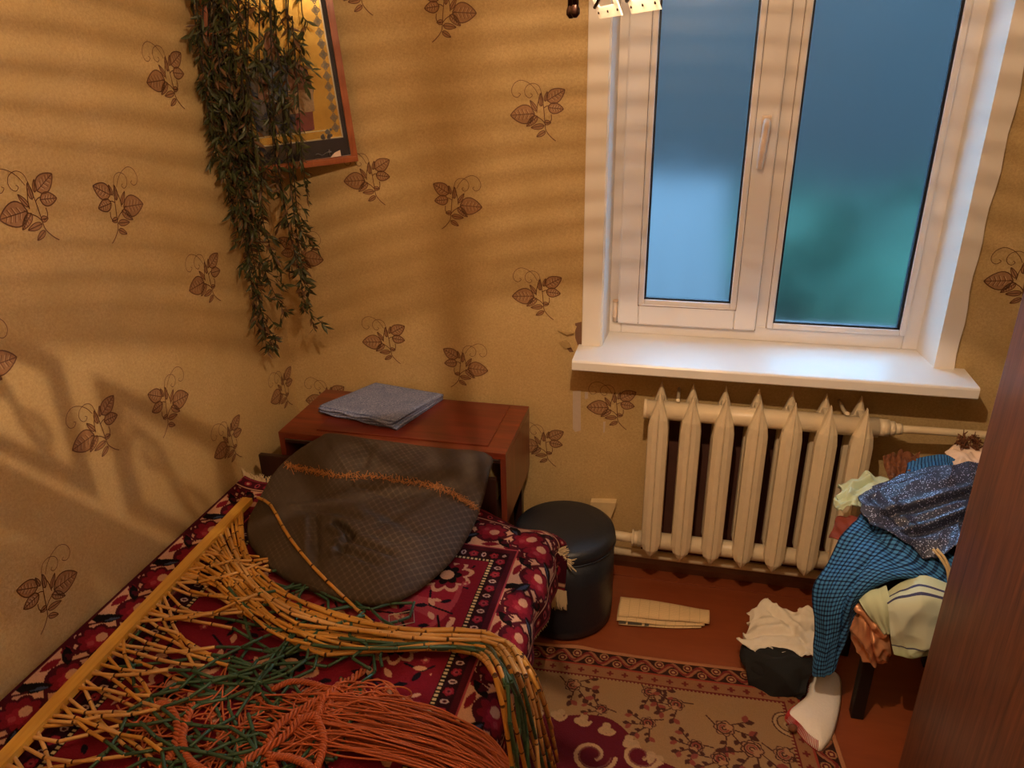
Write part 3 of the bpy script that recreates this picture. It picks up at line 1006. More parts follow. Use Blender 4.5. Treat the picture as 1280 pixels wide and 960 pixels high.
specs += [([(262, -40), (275, 90), (290, 200), (305, 300), (325, 380), (334, 440)], 1.0), ([(280, -30), (290, 120), (300, 230), (318, 330), (330, 410), (345, 425)], 1.0),
          ([(270, -30), (285, 150), (302, 260), (312, 340), (320, 395)], 1.0), ([(290, 100), (300, 220), (325, 320), (340, 360), (356, 392)], 0.9),
          ([(300, 60), (312, 200), (335, 300), (352, 345)], 0.9),
          ([(340, -20), (352, 120), (362, 220), (372, 300), (382, 360), (392, 410)], 0.8), ([(330, 60), (345, 190), (360, 280), (376, 350), (378, 385)], 0.7),
          ([(355, 60), (366, 200), (374, 280), (388, 300)], 0.8), ([(365, 20), (372, 110), (378, 200), (385, 250)], 0.8),
          ([(250, 20), (254, 90), (262, 150), (250, 190)], 1.1), ([(300, 20), (310, 120), (320, 200), (330, 270)], 1.2), ([(268, 40), (276, 130), (288, 200), (292, 262)], 1.2)]
leafs = []
stems = MB()
for si, (pp, dens) in enumerate(specs):
    off = 0.045+0.05*r_.random()
    low = pp[-1][1] > 330
    P3 = np.array([vine_pt(a, b, off*(1 if b < 220 else 0.75)) for a, b in pp])
    P3[:, 0] = np.maximum(P3[:, 0], 0.03); P3[:, 1] = np.minimum(P3[:, 1], -0.03)
    C3 = catmull(P3, 30)
    stems.tube(C3, [0.0022-0.0012*i/29 for i in range(30)], 5)
    L = np.sum(np.linalg.norm(np.diff(C3, axis=0), axis=1))
    n = int(L/0.014*dens)
    # side twigs carrying leaf sprays
    for q in range(int(L/0.06*dens)):
        t = r_.random()*28.9; j = int(t); p = C3[j].copy()
        dr = np.array([r_.gauss(0, 1), r_.gauss(0, 1), -0.6-0.6*r_.random()]); dr /= np.linalg.norm(dr)
        ln = r_.uniform(0.03, 0.07)*(0.7 if low and t > 18 else 1)
        tip = p+dr*ln+np.array([0, 0, -0.3*ln])
        tip[0] = max(tip[0], 0.025); tip[1] = min(tip[1], -0.025)
        stems.tube([p, (p+tip)/2+np.array([0, 0, 0.006]), tip], [0.0012, 0.001, 0.0007], 4, cap=False)
        for w_ in range(6):
            pp_ = p+(tip-p)*(0.4+0.6*w_/5)
            d2_ = (tip-p)/np.linalg.norm(tip-p)*0.8+np.array([r_.gauss(0, .5), r_.gauss(0, .5), r_.gauss(-.1, .4)]); d2_ /= np.linalg.norm(d2_)
            leafs.append((pp_, d2_, r_.uniform(0.026, 0.046), r_.random()*6.28, r_.random()))
    for i in range(n):
        t = i/max(1, n-1)*28.99
        j = int(t); p = C3[j]+(C3[j+1]-C3[j])*(t-j)
        tang = C3[j+1]-C3[j]; tang /= np.linalg.norm(tang)
        for q in range(2):
            dr = np.array([r_.gauss(0, 1), r_.gauss(0, 1), r_.gauss(0, 0.6)])
            dr = dr/np.linalg.norm(dr)*(0.75)+tang*0.75; dr /= np.linalg.norm(dr)
            sz = r_.uniform(0.024, 0.042)*(0.85 if low and t > 17 else 1.0)
            leafs.append((p.copy(), dr, sz, r_.random()*6.28, r_.random()))
link('stem', stems, 'stem', vine)
def leaf_geo():
    v = [(0, 0, 0), (0.25, 0.085, 0.03), (0.25, -0.085, 0.03), (0.55, 0.10, 0.03), (0.55, -0.10, 0.03), (1, 0, -0.06), (0.25, 0, 0.0), (0.55, 0, -0.005)]
    f = [(0, 6, 1), (0, 2, 6), (6, 7, 3, 1), (2, 4, 7, 6), (7, 5, 3), (4, 5, 7)]
    return v, f
LV, LF = leaf_geo()
lme = []
for mn in ('leaf', 'leaf_brown'):
    me = bpy.data.meshes.new('leaf'); me.from_pydata(LV, [], LF); me.materials.append(MATS[mn]); me.update(); lme.append(me)
def leaf_matrix(p, d, s, roll):
    zx = np.array([0, 0, 1.0]) if abs(d[2]) < 0.9 else np.array([1.0, 0, 0])
    y = np.cross(zx, d); y /= np.linalg.norm(y); z = np.cross(d, y)
    y2 = math.cos(roll)*y+math.sin(roll)*z; z2 = np.cross(d, y2)
    return np.stack([d*s, y2*s*1.25, z2*s], 1)
order = sorted(range(len(leafs)), key=lambda i: np.linalg.norm(leafs[i][0]-CAM)-leafs[i][2]*6)
rest = [MB(), MB()]
v0 = ORG[vine.name]
def fix_leaf(p, A):
    """keep leaf tips off the two walls"""
    tip = p+A[:, 0]
    sh = np.zeros(3)
    m = 0.012
    if min(tip[0], p[0]) < m+0.008: sh[0] = m+0.008-min(tip[0], p[0])
    if max(tip[1], p[1]) > -m-0.008: sh[1] = -m-0.008-max(tip[1], p[1])
    return p+sh
for rank, i in enumerate(order):
    p, d, s, roll, tone = leafs[i]
    A = leaf_matrix(p, d, s, roll)
    p = fix_leaf(p, A)
    b = 1 if tone > 0.76 else 0
    if rank < 290:
        o = bpy.data.objects.new('leaf', lme[b]); col.objects.link(o); o.parent = vine
        Mx = Matrix.Identity(4)
        for r in range(3):
            for c in range(3): Mx[r][c] = A[r, c]
            Mx[r][3] = (p-v0)[r]
        o.matrix_local = Mx
    else:
        rest[b].add([p+A@np.array(v) for v in LV], LF)
rb = MB(); rb.add(rest[0].v, rest[0].f, 0); rb.add(rest[1].v, rest[1].f, 1)
o = link('leaf_mass', rb, ['leaf', 'leaf_brown'], vine); o['kind'] = 'stuff'

# ---- radiator
rad = thing('radiator', 'cream painted cast iron radiator with seven sections under the sill', 'radiator', (1.66, -0.11, 0.10))
RY = -0.11
def section(cx):
    m2 = MB()
    for (yc, hd) in ((-0.155, 0.030), (-0.065, 0.025)):
        # horizontal cross-section with a central rib; half width by height
        prof = [(0.164, 0.002, 0.35), (0.180, 0.014, 0.75), (0.200, 0.027, 1.0), (0.224, 0.0335, 1.0), (0.40, 0.0335, 1.0), (0.66, 0.0335, 1.0), (0.695, 0.029, 1.0),
                (0.730, 0.017, 0.8), (0.760, 0.007, 0.55), (0.782, 0.001, 0.3)]
        v, f = [], []
        for (z, hw, kd) in prof:
            d = hd*kd
            ring = [(-hw, 0), (-hw*0.92, -d*0.55), (-hw*0.5, -d*0.86), (-min(hw, 0.003), -d*0.95), (0, -d*1.08), (min(hw, 0.003), -d*0.95), (hw*0.5, -d*0.86), (hw*0.92, -d*0.55), (hw, 0),
                    (hw*0.92, d*0.55), (hw*0.5, d*0.86), (0, d), (-hw*0.5, d*0.86), (-hw*0.92, d*0.55)]
            v += [(cx+a, yc+b, z) for a, b in ring]
        n = 14
        for i in range(len(prof)-1):
            for k in range(n):
                k2 = (k+1) % n
                f.append((i*n+k, i*n+k2, (i+1)*n+k2, (i+1)*n+k))
        f.append(tuple(range(n-1, -1, -1))); f.append(tuple((len(prof)-1)*n+k for k in range(n)))
        m2.add(v, f, 0, False)
    for z in (0.709, 0.209):
        m2.box(cx-0.012, cx+0.012, -0.165, -0.055, z-0.034, z+0.034, 0.010)
    return m2
xs = [1.363+0.1006*i for i in range(7)]
for i, x in enumerate(xs):
    link('section', section(x), 'cast_iron', rad)
m2 = MB()
def xtube(m2, x0, x1, y, z, r, n=20): m2.tube([(x0, y, z), (x1, y, z)], r, n)
link('top_header', (lambda m: (xtube(m, xs[0]-0.045, xs[-1]+0.045, -0.125, 0.709, 0.031), m)[1])(MB()), 'cast_iron', rad)
link('bottom_header', (lambda m: (xtube(m, xs[0]-0.045, xs[-1]+0.045, -0.125, 0.209, 0.029), m)[1])(MB()), 'cast_iron', rad)
m2 = MB(); xtube(m2, xs[-1]+0.045, xs[-1]+0.075, -0.122, 0.709, 0.028, 8); xtube(m2, xs[-1]+0.075, xs[-1]+0.092, -0.122, 0.709, 0.022, 16); xtube(m2, xs[-1]+0.092, xs[-1]+0.112, -0.122, 0.709, 0.017, 16)
link('reducer', m2, 'cast_iron', rad)
m2 = MB(); xtube(m2, xs[0]-0.062, xs[0]-0.045, -0.125, 0.209, 0.026, 8); xtube(m2, xs[0]-0.066, xs[0]-0.060, -0.125, 0.209, 0.03, 16)
link('reducer', m2, 'cast_iron', rad)
m2 = MB(); xtube(m2, xs[0]-0.050, xs[0]-0.040, -0.125, 0.709, 0.034, 8)
link('end_plug', m2, 'cast_iron', rad)
for x in (xs[0]+0.055, xs[5]+0.052):
    m2 = MB(); m2.tube([(x, -0.002, 0.735), (x, -0.07, 0.736), (x, -0.11, 0.742), (x, -0.135, 0.752)], 0.006, 8)
    link('wall_hook', m2, 'cast_iron', rad)
pz = MB(); pz.tube(catmull([(xs[-1]+0.112, -0.122, 0.709), (2.15, -0.118, 0.709), (2.32, -0.105, 0.704), (2.50, -0.09, 0.700)], 12), 0.012, 14)
o = link('heating_pipe', pz, 'pipe', None, (2.3, -0.11, 0.70)); tag(o, 'thin cream pipe leaving the top of the radiator to the right', 'pipe')
pz = MB(); pz.tube(catmull([(xs[0]-0.064, -0.125, 0.207), (1.20, -0.118, 0.207), (1.05, -0.115, 0.207), (0.93, -0.11, 0.207)], 10), 0.017, 14)
o = link('heating_pipe', pz, 'pipe', None, (1.0, -0.11, 0.207)); tag(o, 'thick cream pipe joining the bottom of the radiator behind the pouf', 'pipe')
pz = MB(); pz.tube([(0.93, -0.085, 0.118), (2.45, -0.085, 0.118)], 0.015, 14)
o = link('heating_pipe', pz, 'pipe', None, (1.6, -0.085, 0.118)); tag(o, 'lower cream pipe running along the baseboard below the radiator', 'pipe')
m2 = MB()
q = [at(738, 628, y=-0.03), at(770, 629, y=-0.03), at(769, 634, y=-0.03), at(762, 652, y=-0.03), at(752, 640, y=-0.03), at(738, 634, y=-0.03)]
m2.prism([(p[0], p[2]) for p in q], 1, -0.001, -0.03)
o = link('cable_clip', m2, 'cream_strip', None, (1.22, -0.02, 0.28)); tag(o, 'small cream plastic bracket on the wall behind the pouf', 'bracket')

# ---- desk (low polished cabinet)
DX0, DX1, DY0, DY1, DZ = 0.145, 0.915, -0.385, -0.035, 0.640
desk = thing('cabinet_table', 'polished reddish wooden cabinet table in the corner', 'table', (0.53, -0.21, 0.0))
link('table_top', MB().box(DX0, DX1, DY0, DY1, DZ-0.022, DZ, 0.002), 'desk_top', desk)
link('lid', MB().box(DX0+0.12, DX1-0.065, DY0+0.035, DY1-0.012, DZ, DZ+0.0035, 0.0015), 'desk_lid', desk)
for x in (DX0, DX1-0.018):
    m2 = MB(); m2.prism([(DY0+0.002, DZ-0.022), (DY0+0.002, 0.385), (DY1-0.02, 0.392), (DY1-0.004, 0.41), (DY1, DZ-0.022)], 0, x, x+0.018)
    link('side_panel', m2, 'desk_side', desk)
link('back_panel', MB().box(DX0+0.018, DX1-0.018, DY1-0.012, DY1-0.004, 0.39, DZ-0.022), 'hardboard', desk)
link('bottom_panel', MB().box(DX0+0.018, DX1-0.018, DY0+0.01, DY1-0.012, 0.39, 0.404), 'dark_wood', desk)
link('apron', MB().box(DX0+0.018, DX1-0.018, DY0+0.006, DY0+0.02, DZ-0.040, DZ-0.022, 0.001), 'dark_wood', desk)
link('metal_strip', MB().box(DX0+0.02, DX1-0.02, DY0+0.002, DY0+0.006, DZ-0.027, DZ-0.023), 'metal', desk)
link('inner_divider', MB().box(0.845, 0.857, DY0+0.02, DY1-0.02, 0.404, DZ-0.022), 'hardboard', desk)
for (x, y) in ((DX0+0.02, DY0+0.03), (DX1-0.05, DY0+0.03), (DX0+0.02, DY1-0.05), (DX1-0.05, DY1-0.05)):
    m2 = MB(); m2.prism([(x, y), (x+0.03, y), (x+0.03, y+0.03), (x, y+0.03)], 2, 0.0, 0.39); link('leg', m2, 'dark_wood', desk)
for k in range(3):
    m2 = MB(); m2.box(0.70, 0.838, -0.33, -0.12, 0.405+k*0.035, 0.436+k*0.035, 0.004)
    o = link('box_file', m2, simple('stored_box_%d' % k, [(150, 150, 150), (110, 116, 126), (168, 160, 146)][k], 0.7), None, (0.77, -0.22, 0.405+k*0.035))
    tag(o, ['grey box lowest inside the cabinet table', 'bluish box in the middle of the stack inside the cabinet table', 'pale box on top of the stack inside the cabinet table'][k], 'box', 'boxes inside the cabinet table')

# ---- folded blue cloth on the table
cloth = thing('folded_cloth', 'folded blue grey cloth lying on the reddish cabinet table', 'cloth', (0.42, -0.17, DZ+0.0035))
r_ = np.random.RandomState(5)
cA, cB, cC, cD = [at(a, b, z=DZ+0.012)[:2] for a, b in ((400, 514), (470, 483), (554, 497), (494, 535))]
for k in range(5):
    jit = r_.uniform(-0.010, 0.010, (4, 2))
    if k == 4: jit *= 0.2
    q = [cA+jit[0]+np.array([0.012, -0.012])*(0.4 if k < 4 else 0), cB+jit[1]*0.4, cC+jit[2]*0.3, cD+jit[3]]
    uu, vv = np.meshgrid(np.linspace(0, 1, 40), np.linspace(0, 1, 40), indexing='ij')
    XY = ((1-uu)*(1-vv))[..., None]*q[0]+((uu)*(1-vv))[..., None]*q[1]+(uu*vv)[..., None]*q[2]+((1-uu)*vv)[..., None]*q[3]
    ed = np.minimum(np.minimum(uu, 1-uu), np.minimum(vv, 1-vv))
    wv = wav(uu, vv, 30+k, f0=0.5, f1=1.6)
    zz = DZ+0.0050+k*0.0052+0.0012*np.tanh(wv)*(0.4+0.2*k)+(0.010*k/4)*(1-uu)*0.9+0.0035*np.exp(-uu/0.05)*np.sin(vv*16+k)*(1 if k < 4 else 0.4)
    rnd = 0.004*np.exp(-ed/0.012)
    P3 = np.dstack([XY[..., 0], XY[..., 1], zz-rnd*(1 if k == 4 else 0.3)])
    ob = grid_obj('cloth_fold', P3, 'denim', cloth, uv=np.dstack([uu, vv]), thick=0.0042)

# ---- bed with head board
bed = thing('bed', 'low daybed with dark headboard, covered by the red rug', 'bed', (0.55, -1.4, 0.0))
link('mattress', MB().box(0.03, 1.045, -2.36, -0.468, 0.16, 0.435, 0.03), 'bed', bed)
link('bed_frame', MB().box(0.05, 1.03, -2.34, -0.470, 0.08, 0.16, 0.006), 'dark_wood', bed)
link('headboard', MB().box(0.075, 0.888, -0.412, -0.395, 0.05, 0.562, 0.003), 'dark_wood', bed)
for (x, y) in ((0.07, -0.53), (0.95, -0.53), (0.07, -2.3), (0.95, -2.3)):
    link('leg', MB().box(x, x+0.05, y, y+0.05, 0.0, 0.08, 0.003), 'dark_wood', bed)


# ---- pattern painter for woven rugs
class Paint:
    def __init__(self, x, y, ground):
        self.x, self.y = x, y
        self.c = np.empty(x.shape+(3,)); self.c[:] = lin(ground)

    def put(self, mask, rgb): self.c[mask] = lin(rgb)

    def ell(self, cx, cy, rx, ry, ang, rgb, where=None):
        dx, dy = self.x-cx, self.y-cy
        c, s = math.cos(ang), math.sin(ang)
        m = ((dx*c+dy*s)/rx)**2+((-dx*s+dy*c)/ry)**2 < 1
        self.put(m if where is None else m & where, rgb)

    def leaf(self, cx, cy, L, w, ang, rgb, where=None):
        dx, dy = self.x-cx, self.y-cy
        c, s = math.cos(ang), math.sin(ang)
        u = (dx*c+dy*s)/L; v = (-dx*s+dy*c)
        m = (u > 0) & (u < 1) & (np.abs(v) < w*np.sin(np.pi*np.clip(u, 0, 1))**0.8)
        self.put(m if where is None else m & where, rgb)

    def flower(self, cx, cy, r, n, dep, ang, rgb, where=None):
        dx, dy = self.x-cx, self.y-cy
        d = np.hypot(dx, dy)
        m = d < r*(1-dep+dep*np.abs(np.cos(n*0.5*(np.arctan2(dy, dx)+ang))))
        self.put(m if where is None else m & where, rgb)

    def stroke(self, pts, w, rgb, where=None):
        pts = np.asarray(pts)
        lo, hi = pts.min(0)-w, pts.max(0)+w
        bb = (self.x > lo[0]) & (self.x < hi[0]) & (self.y > lo[1]) & (self.y < hi[1])
        if where is not None: bb &= where
        ix = np.nonzero(bb)
        if not len(ix[0]): return
        X, Y = self.x[ix], self.y[ix]
        best = np.full(X.shape, 1e9)
        for a, b in zip(pts[:-1], pts[1:]):
            d = b-a; L = d@d+1e-12
            t = np.clip(((X-a[0])*d[0]+(Y-a[1])*d[1])/L, 0, 1)
            best = np.minimum(best, np.hypot(X-a[0]-t*d[0], Y-a[1]-t*d[1]))
        k = best < w/2
        self.c[tuple(i[k] for i in ix)] = lin(rgb)


RED, WINE, PINK, CREAM, NAVY, ROSE, BLK = (122, 22, 40), (72, 15, 30), (162, 62, 72), (206, 158, 128), (22, 18, 34), (146, 32, 50), (18, 12, 16)

# ---- red rug over the bed
S_FLAT, S_R, S_HANG = 1.020, 0.060, 0.070
S_TOT = S_FLAT+S_R*math.pi/2+S_HANG
T_TOT = 1.93
s_ = np.linspace(0, S_TOT, 500)
t_ = np.concatenate([np.linspace(0, 1.15, 470), np.linspace(1.16, T_TOT, 60)])
S, T = np.meshgrid(s_, t_, indexing='ij')
ang = np.clip((S-S_FLAT)/S_R, 0, math.pi/2)
ext = np.maximum(S-S_FLAT-S_R*math.pi/2, 0)
X = 0.012+np.minimum(S, S_FLAT)+S_R*np.sin(ang)+0.10*ext
dropx = S_R*(1-np.cos(ang))+ext
w_h = sstep(X, 0.80, 0.98)
th = np.clip(1-T/0.13, 0, 1)
dropy = w_h*0.075*th**2
Y = -0.418-T+w_h*th**2*0.018
dropx = dropx*(1-0.35*w_h*th)
Z = 0.452-dropx-dropy+0.022*np.exp(-S/0.035)
Z = Z+0.004*wav(X, Y, 4, f0=0.6, f1=2.5)*sstep(S, 0.03, 0.2)*(1-sstep(S, 0.95, 1.05))
X = X+sstep(S, S_FLAT, S_TOT)*(0.010*np.sin(Y*17)+0.006*np.sin(Y*41))+0.03*sstep(S, S_FLAT, S_TOT)*th**2
P3 = np.dstack([X, Y, Z])
a_ = S_TOT-S
b_ = T
pt = Paint(a_, b_, RED)
S2 = S+0.055                        # the wall-side guard stripe is tucked down behind the bed
side = np.minimum(a_, S2)           # distance to nearest long edge
d_ = np.minimum(side, b_)
along = np.where(side < b_, b_, np.where(a_ < S2, a_, S2))
# field
fld = d_ > 0.272
pt.put(fld, RED)
rr = np.random.RandomState(9)
inner = fld & (d_ > 0.285)
pt.put(inner & (np.hypot((a_-0.60)/0.30, (b_-0.42)/0.26) < 1), PINK)
pt.put(inner & (np.hypot((a_-0.60)/0.285, (b_-0.42)/0.245) < 1) & (np.cos(np.arctan2(b_-0.42, a_-0.60)*14) > 0.2), ROSE)
def big_flower(cx, cy, r, a0, cols, where):
    pt.flower(cx, cy, r, 9, 0.25, a0, cols[0], where)
    pt.flower(cx, cy, r*0.82, 9, 0.3, a0, cols[1], where)
    pt.flower(cx, cy, r*0.55, 7, 0.3, a0+.3, cols[2], where)
    pt.ell(cx, cy, r*0.26, r*0.26, 0, cols[3], where)
for (cx, cy, r, a0) in ((0.36, 0.34, 0.075, 0), (0.40, 0.62, 0.065, 1), (0.62, 0.42, 0.09, 0.4), (0.36, 0.86, 0.07, 2), (0.62, 0.74, 0.08, 1.2), (0.88, 0.5, 0.075, .5), (0.85, 0.85, 0.08, 0.3), (0.6, 1.05, 0.08, 0)):
    big_flower(cx, cy, r, a0, (CREAM, RED, BLK, CREAM), inner)
    for k in range(5):
        t = a0+k*1.2566
        pt.stroke([(cx+r*math.cos(t), cy+r*math.sin(t)), (cx+1.7*r*math.cos(t+.25), cy+1.7*r*math.sin(t+.25)), (cx+2.1*r*math.cos(t+.7), cy+2.1*r*math.sin(t+.7))], 0.006, NAVY, inner)
        for q, sg in ((1.35, 1), (1.7, -1), (2.0, 1)):
            pt.leaf(cx+q*r*math.cos(t+.25*q-.2), cy+q*r*math.sin(t+.25*q-.2), 0.035, 0.008, t+sg*1.0, CREAM if sg > 0 else NAVY, inner)
for _ in range(110):
    cx, cy = rr.uniform(0.3, 0.95), rr.uniform(0.29, 1.25)
    k = rr.randint(3)
    if k == 0: pt.flower(cx, cy, 0.012, 5, 0.4, rr.rand()*6, PINK, inner); pt.ell(cx, cy, 0.004, 0.004, 0, CREAM, inner)
    elif k == 1: pt.leaf(cx, cy, 0.03, 0.007, rr.rand()*6.28, NAVY, inner)
    else: pt.leaf(cx, cy, 0.026, 0.006, rr.rand()*6.28, CREAM, inner)
# guard stripes (from the edge inwards)
def band(lo, hi, rgb):
    m = (d_ >= lo) & (d_ < hi); pt.put(m, rgb); return m
band(0, 0.010, (120, 40, 50))
m1 = band(0.010, 0.050, WINE)
ph = (along/0.034) % 2
cyc = ((along % 0.034)-0.017)
dd = d_-0.030
pt.put(m1 & (ph < 1) & (np.hypot(cyc, dd) < 0.0115), ROSE)
pt.put(m1 & (ph < 1) & (np.hypot(cyc, dd) < 0.005), CREAM)
pt.put(m1 & (ph >= 1) & ((cyc/0.008)**2+(dd/0.013)**2 < 1), PINK)
pt.put(m1 & (ph >= 1) & ((cyc/0.004)**2+(dd/0.007)**2 < 1), NAVY)
band(0.050, 0.055, CREAM); band(0.055, 0.060, WINE)
wide = band(0.060, 0.190, CREAM)
Lp = 0.235
p = (along % Lp)-Lp/2
q = d_-0.125
sv = Paint(p, q, CREAM)
sv.c = pt.c
# meandering wine vine with thick outline, flowers and dark leaves
vine_q = 0.036*np.sin(along/Lp*2*math.pi)
pt.put(wide & (np.abs(q-vine_q) < 0.0065), WINE)
for off in (-Lp, 0, Lp):
    for (c0, q0, sgn) in ((-0.059, -0.012, 1), (0.059, 0.012, -1)):
        cx = c0+off
        sv.flower(cx, q0, 0.053, 8, 0.20, 0.3, WINE, wide)
        sv.flower(cx, q0, 0.044, 8, 0.26, 0.3, RED, wide)
        sv.flower(cx+0.006, q0, 0.024, 6, 0.25, 0.1, ROSE, wide)
        sv.ell(cx-0.010, q0+0.004*sgn, 0.015, 0.013, 0.4, CREAM, wide)
        sv.ell(cx+0.016, q0-0.006*sgn, 0.008, 0.008, 0, PINK, wide)
        # curled dark leaves
        sv.leaf(cx+0.030, q0+0.020*sgn, 0.075, 0.015, 0.75*sgn-0.2, BLK, wide)
        sv.leaf(cx+0.036, q0+0.022*sgn, 0.050, 0.005, 0.75*sgn-0.2, (60, 70, 96), wide)
        sv.leaf(cx-0.028, q0+0.030*sgn, 0.060, 0.012, 2.4*sgn, BLK, wide)
        sv.stroke([(cx-0.05, q0-0.03*sgn), (cx-0.03, q0-0.048*sgn), (cx+0.005, q0-0.05*sgn), (cx+0.045, q0-0.034*sgn), (cx+0.055, q0-0.01*sgn)], 0.006, WINE, wide)
        sv.leaf(cx+0.012, q0-0.062*sgn, 0.070, 0.012, 0.5*sgn, WINE, wide)
        sv.leaf(cx-0.070, q0-0.020*sgn, 0.050, 0.011, -1.1*sgn, BLK, wide)
        sv.leaf(cx-0.040, q0+0.058*sgn, 0.055, 0.010, 0.2*sgn, RED, wide)
        sv.flower(cx+0.056, q0-0.038*sgn, 0.014, 3, 0.5, 0.5, RED, wide)
        sv.flower(cx-0.052, q0+0.045*sgn, 0.012, 3, 0.5, 1.5, WINE, wide)
band(0.190, 0.195, PINK); band(0.195, 0.213, WINE)
m4 = band(0.213, 0.248, (44, 14, 26))
ph = (along/0.030) % 2; cyc = (along % 0.030)-0.015; dd = d_-0.2305
fl_ = m4 & (ph < 1)
pt.put(fl_ & (np.hypot(cyc, dd) < 0.0135*(0.75+0.25*np.abs(np.cos(2.5*np.arctan2(dd, cyc))))), ROSE)
pt.put(fl_ & (np.hypot(cyc, dd) < 0.0075), PINK)
pt.put(fl_ & (np.hypot(cyc, dd) < 0.0035), WINE)
pt.put(m4 & (ph >= 1) & ((cyc/0.007)**2+(dd/0.010)**2 < 1), (200, 170, 160))
pt.put(m4 & (ph >= 1) & ((cyc/0.0035)**2+(dd/0.006)**2 < 1), WINE)
lad = band(0.248, 0.262, BLK)
pt.put(lad & (((along/0.0115) % 1) < 0.55) & (d_ > 0.2505) & (d_ < 0.2595), (214, 190, 140))
band(0.262, 0.272, RED)
bed_rug = thing('bed_rug', 'red oriental rug with cream and navy floral border covering the daybed', 'rug', (0.6, -1.38, 0.44))
rug_ob = grid_obj('rug_pile', P3, 'bed_rug', bed_rug, colr=pt.c, thick=0.006)
# fringe along the head end
fr = MB(); rnd = random.Random(8)
for i in range(0, 500, 2):
    p0 = P3[i, 0]
    leftish = X[i, 0] < 0.25
    for k in range(2):
        q = p0+np.array([rnd.uniform(-0.002, 0.002), 0, 0])
        if leftish:
            ln = rnd.uniform(0.012, 0.035)
            pts = [q, q+np.array([rnd.uniform(-.004, .004), 0.004*rnd.random(), ln*0.6]), q+np.array([rnd.uniform(-.012, .012), 0.004*rnd.random(), ln])]
            pts = [np.array([max(0.006, a[0]), min(a[1], -0.4145), a[2]]) for a in pts]
        else:
            ln = rnd.uniform(0.045, 0.06); ox = 0.45 if X[i, 0] > 1.02 else 0.05
            pts = [q, q+np.array([ox*ln*0.8+rnd.uniform(-.003, .003), 0.010, -ln*0.35]), q+np.array([ox*ln+rnd.uniform(-.006, .006), 0.012, -ln])]
        fr.tube(pts, [0.0018, 0.0016, 0.0010], 4, cap=False)
# turned-out corner of the rug resting against the pouf, with its tassels
cf = np.array([[at(684+s*26-4*v, 690+v*44+s*6, y=-0.475+0.006*math.sin(3*s)) for v in np.linspace(0, 1, 24)] for s in np.linspace(0, 1, 24)])
su, sv_ = np.meshgrid(np.linspace(0, 1, 24), np.linspace(0, 1, 24), indexing='ij')
cc_ = np.empty((24, 24, 3)); cc_[:] = lin(WINE)
cc_[np.abs(sv_-0.80) < 0.05] = lin(CREAM); cc_[sv_ > 0.88] = lin(ROSE)
cc_[(np.hypot(su-0.5, (sv_-0.4)*1.4) < 0.22)] = lin(ROSE); cc_[(np.hypot(su-0.5, (sv_-0.4)*1.4) < 0.1)] = lin(NAVY)
grid_obj('rug_corner', cf, 'bed_rug', bed_rug, colr=cc_, thick=0.005)
for i in range(90):
    s = rnd.random()
    q = at(682+s*26, 733+s*6, y=-0.478)
    e = at(682+s*26+rnd.uniform(-2, 2), 757+rnd.uniform(-4, 6), y=-0.480)
    fr.tube([q, (q+e)/2+np.array([0, -0.002, 0]), e], [0.0016, 0.0016, 0.0008], 4, cap=False)
for i in range(60):
    s = rnd.random()
    q = at(696+s*12, 688+s*16, y=-0.47)
    e = at(696+s*12+rnd.uniform(4, 14), 686+s*18+rnd.uniform(-6, 12), y=-0.47+rnd.uniform(-0.01, 0.0))
    fr.tube([q, (q+e)/2+np.array([0, -0.003, 0.004]), e], [0.0016, 0.0016, 0.0008], 4, cap=False)
o = link('fringe', fr, 'fringe', bed_rug); o['kind'] = 'stuff'
sel = MB()
for j in range(0, 470, 2):
    p0 = P3[-1, j]
    for k in range(2):
        ln = rnd.uniform(0.008, 0.016) if T[0, j] > 0.05 else rnd.uniform(0.03, 0.045)
        sel.tube([p0+np.array([0, rnd.uniform(-.002, .002), 0]), p0+np.array([rnd.uniform(-.001, .004), rnd.uniform(-.004, .004), -ln])], [0.0012, 0.0008], 4, cap=False)
o = link('side_fringe', sel, 'fringe', bed_rug); o['kind'] = 'stuff'

# ---- pillow leaning on the headboard and table
out_px = [(398, 549, -0.42), (415, 543, -0.415), (470, 551, -0.40), (555, 562, -0.40), (612, 569, -0.42), (611, 595, -0.47), (604, 625, -0.51), (590, 662, -0.60), (562, 705, -0.74), (515, 752, -0.88),
          (470, 764, -0.94), (405, 752, -0.93), (352, 735, -0.88), (318, 703, -0.78), (311, 668, -0.68), (320, 632, -0.58), (343, 592, -0.49), (370, 566, -0.44)]
OUT = np.array([at(a, b, y=y) for a, b, y in out_px])
OUT[:, 2] = np.maximum(OUT[:, 2], 0.475)
NA, NK = 200, 60
Oc = catmull(np.concatenate([OUT[-2:], OUT, OUT[:3]]), (len(OUT)+4)*12+1)
# keep exactly one turn
i0 = 2*12; Oc = Oc[i0:i0+len(OUT)*12]
idx = np.linspace(0, len(Oc), NA, endpoint=False)
Oc = np.array([Oc[int(i) % len(Oc)]*(1-(i % 1))+Oc[(int(i)+1) % len(Oc)]*(i % 1) for i in idx])
CEN = Oc.mean(0)
nrm = np.zeros(3)
for i in range(NA): nrm += np.cross(Oc[i]-CEN, Oc[(i+1) % NA]-CEN)
nrm /= np.linalg.norm(nrm)
if nrm @ (CAM-CEN) < 0: nrm = -nrm
ax_u = np.array([1.0, 0, 0])-nrm*nrm[0]; ax_u /= np.linalg.norm(ax_u); ax_v = np.cross(nrm, ax_u)
kk = np.linspace(0, 1, NK)
def shell(sign, bulge):
    K = kk[None, :, None]
    P = CEN+(Oc[:, None, :]-CEN)*K
    h = bulge*(1-K**2.6)**0.55
    return P, h
Pf, hf = shell(1, 0.062)
pu, pv = (Pf-CEN)@ax_u, (Pf-CEN)@ax_v
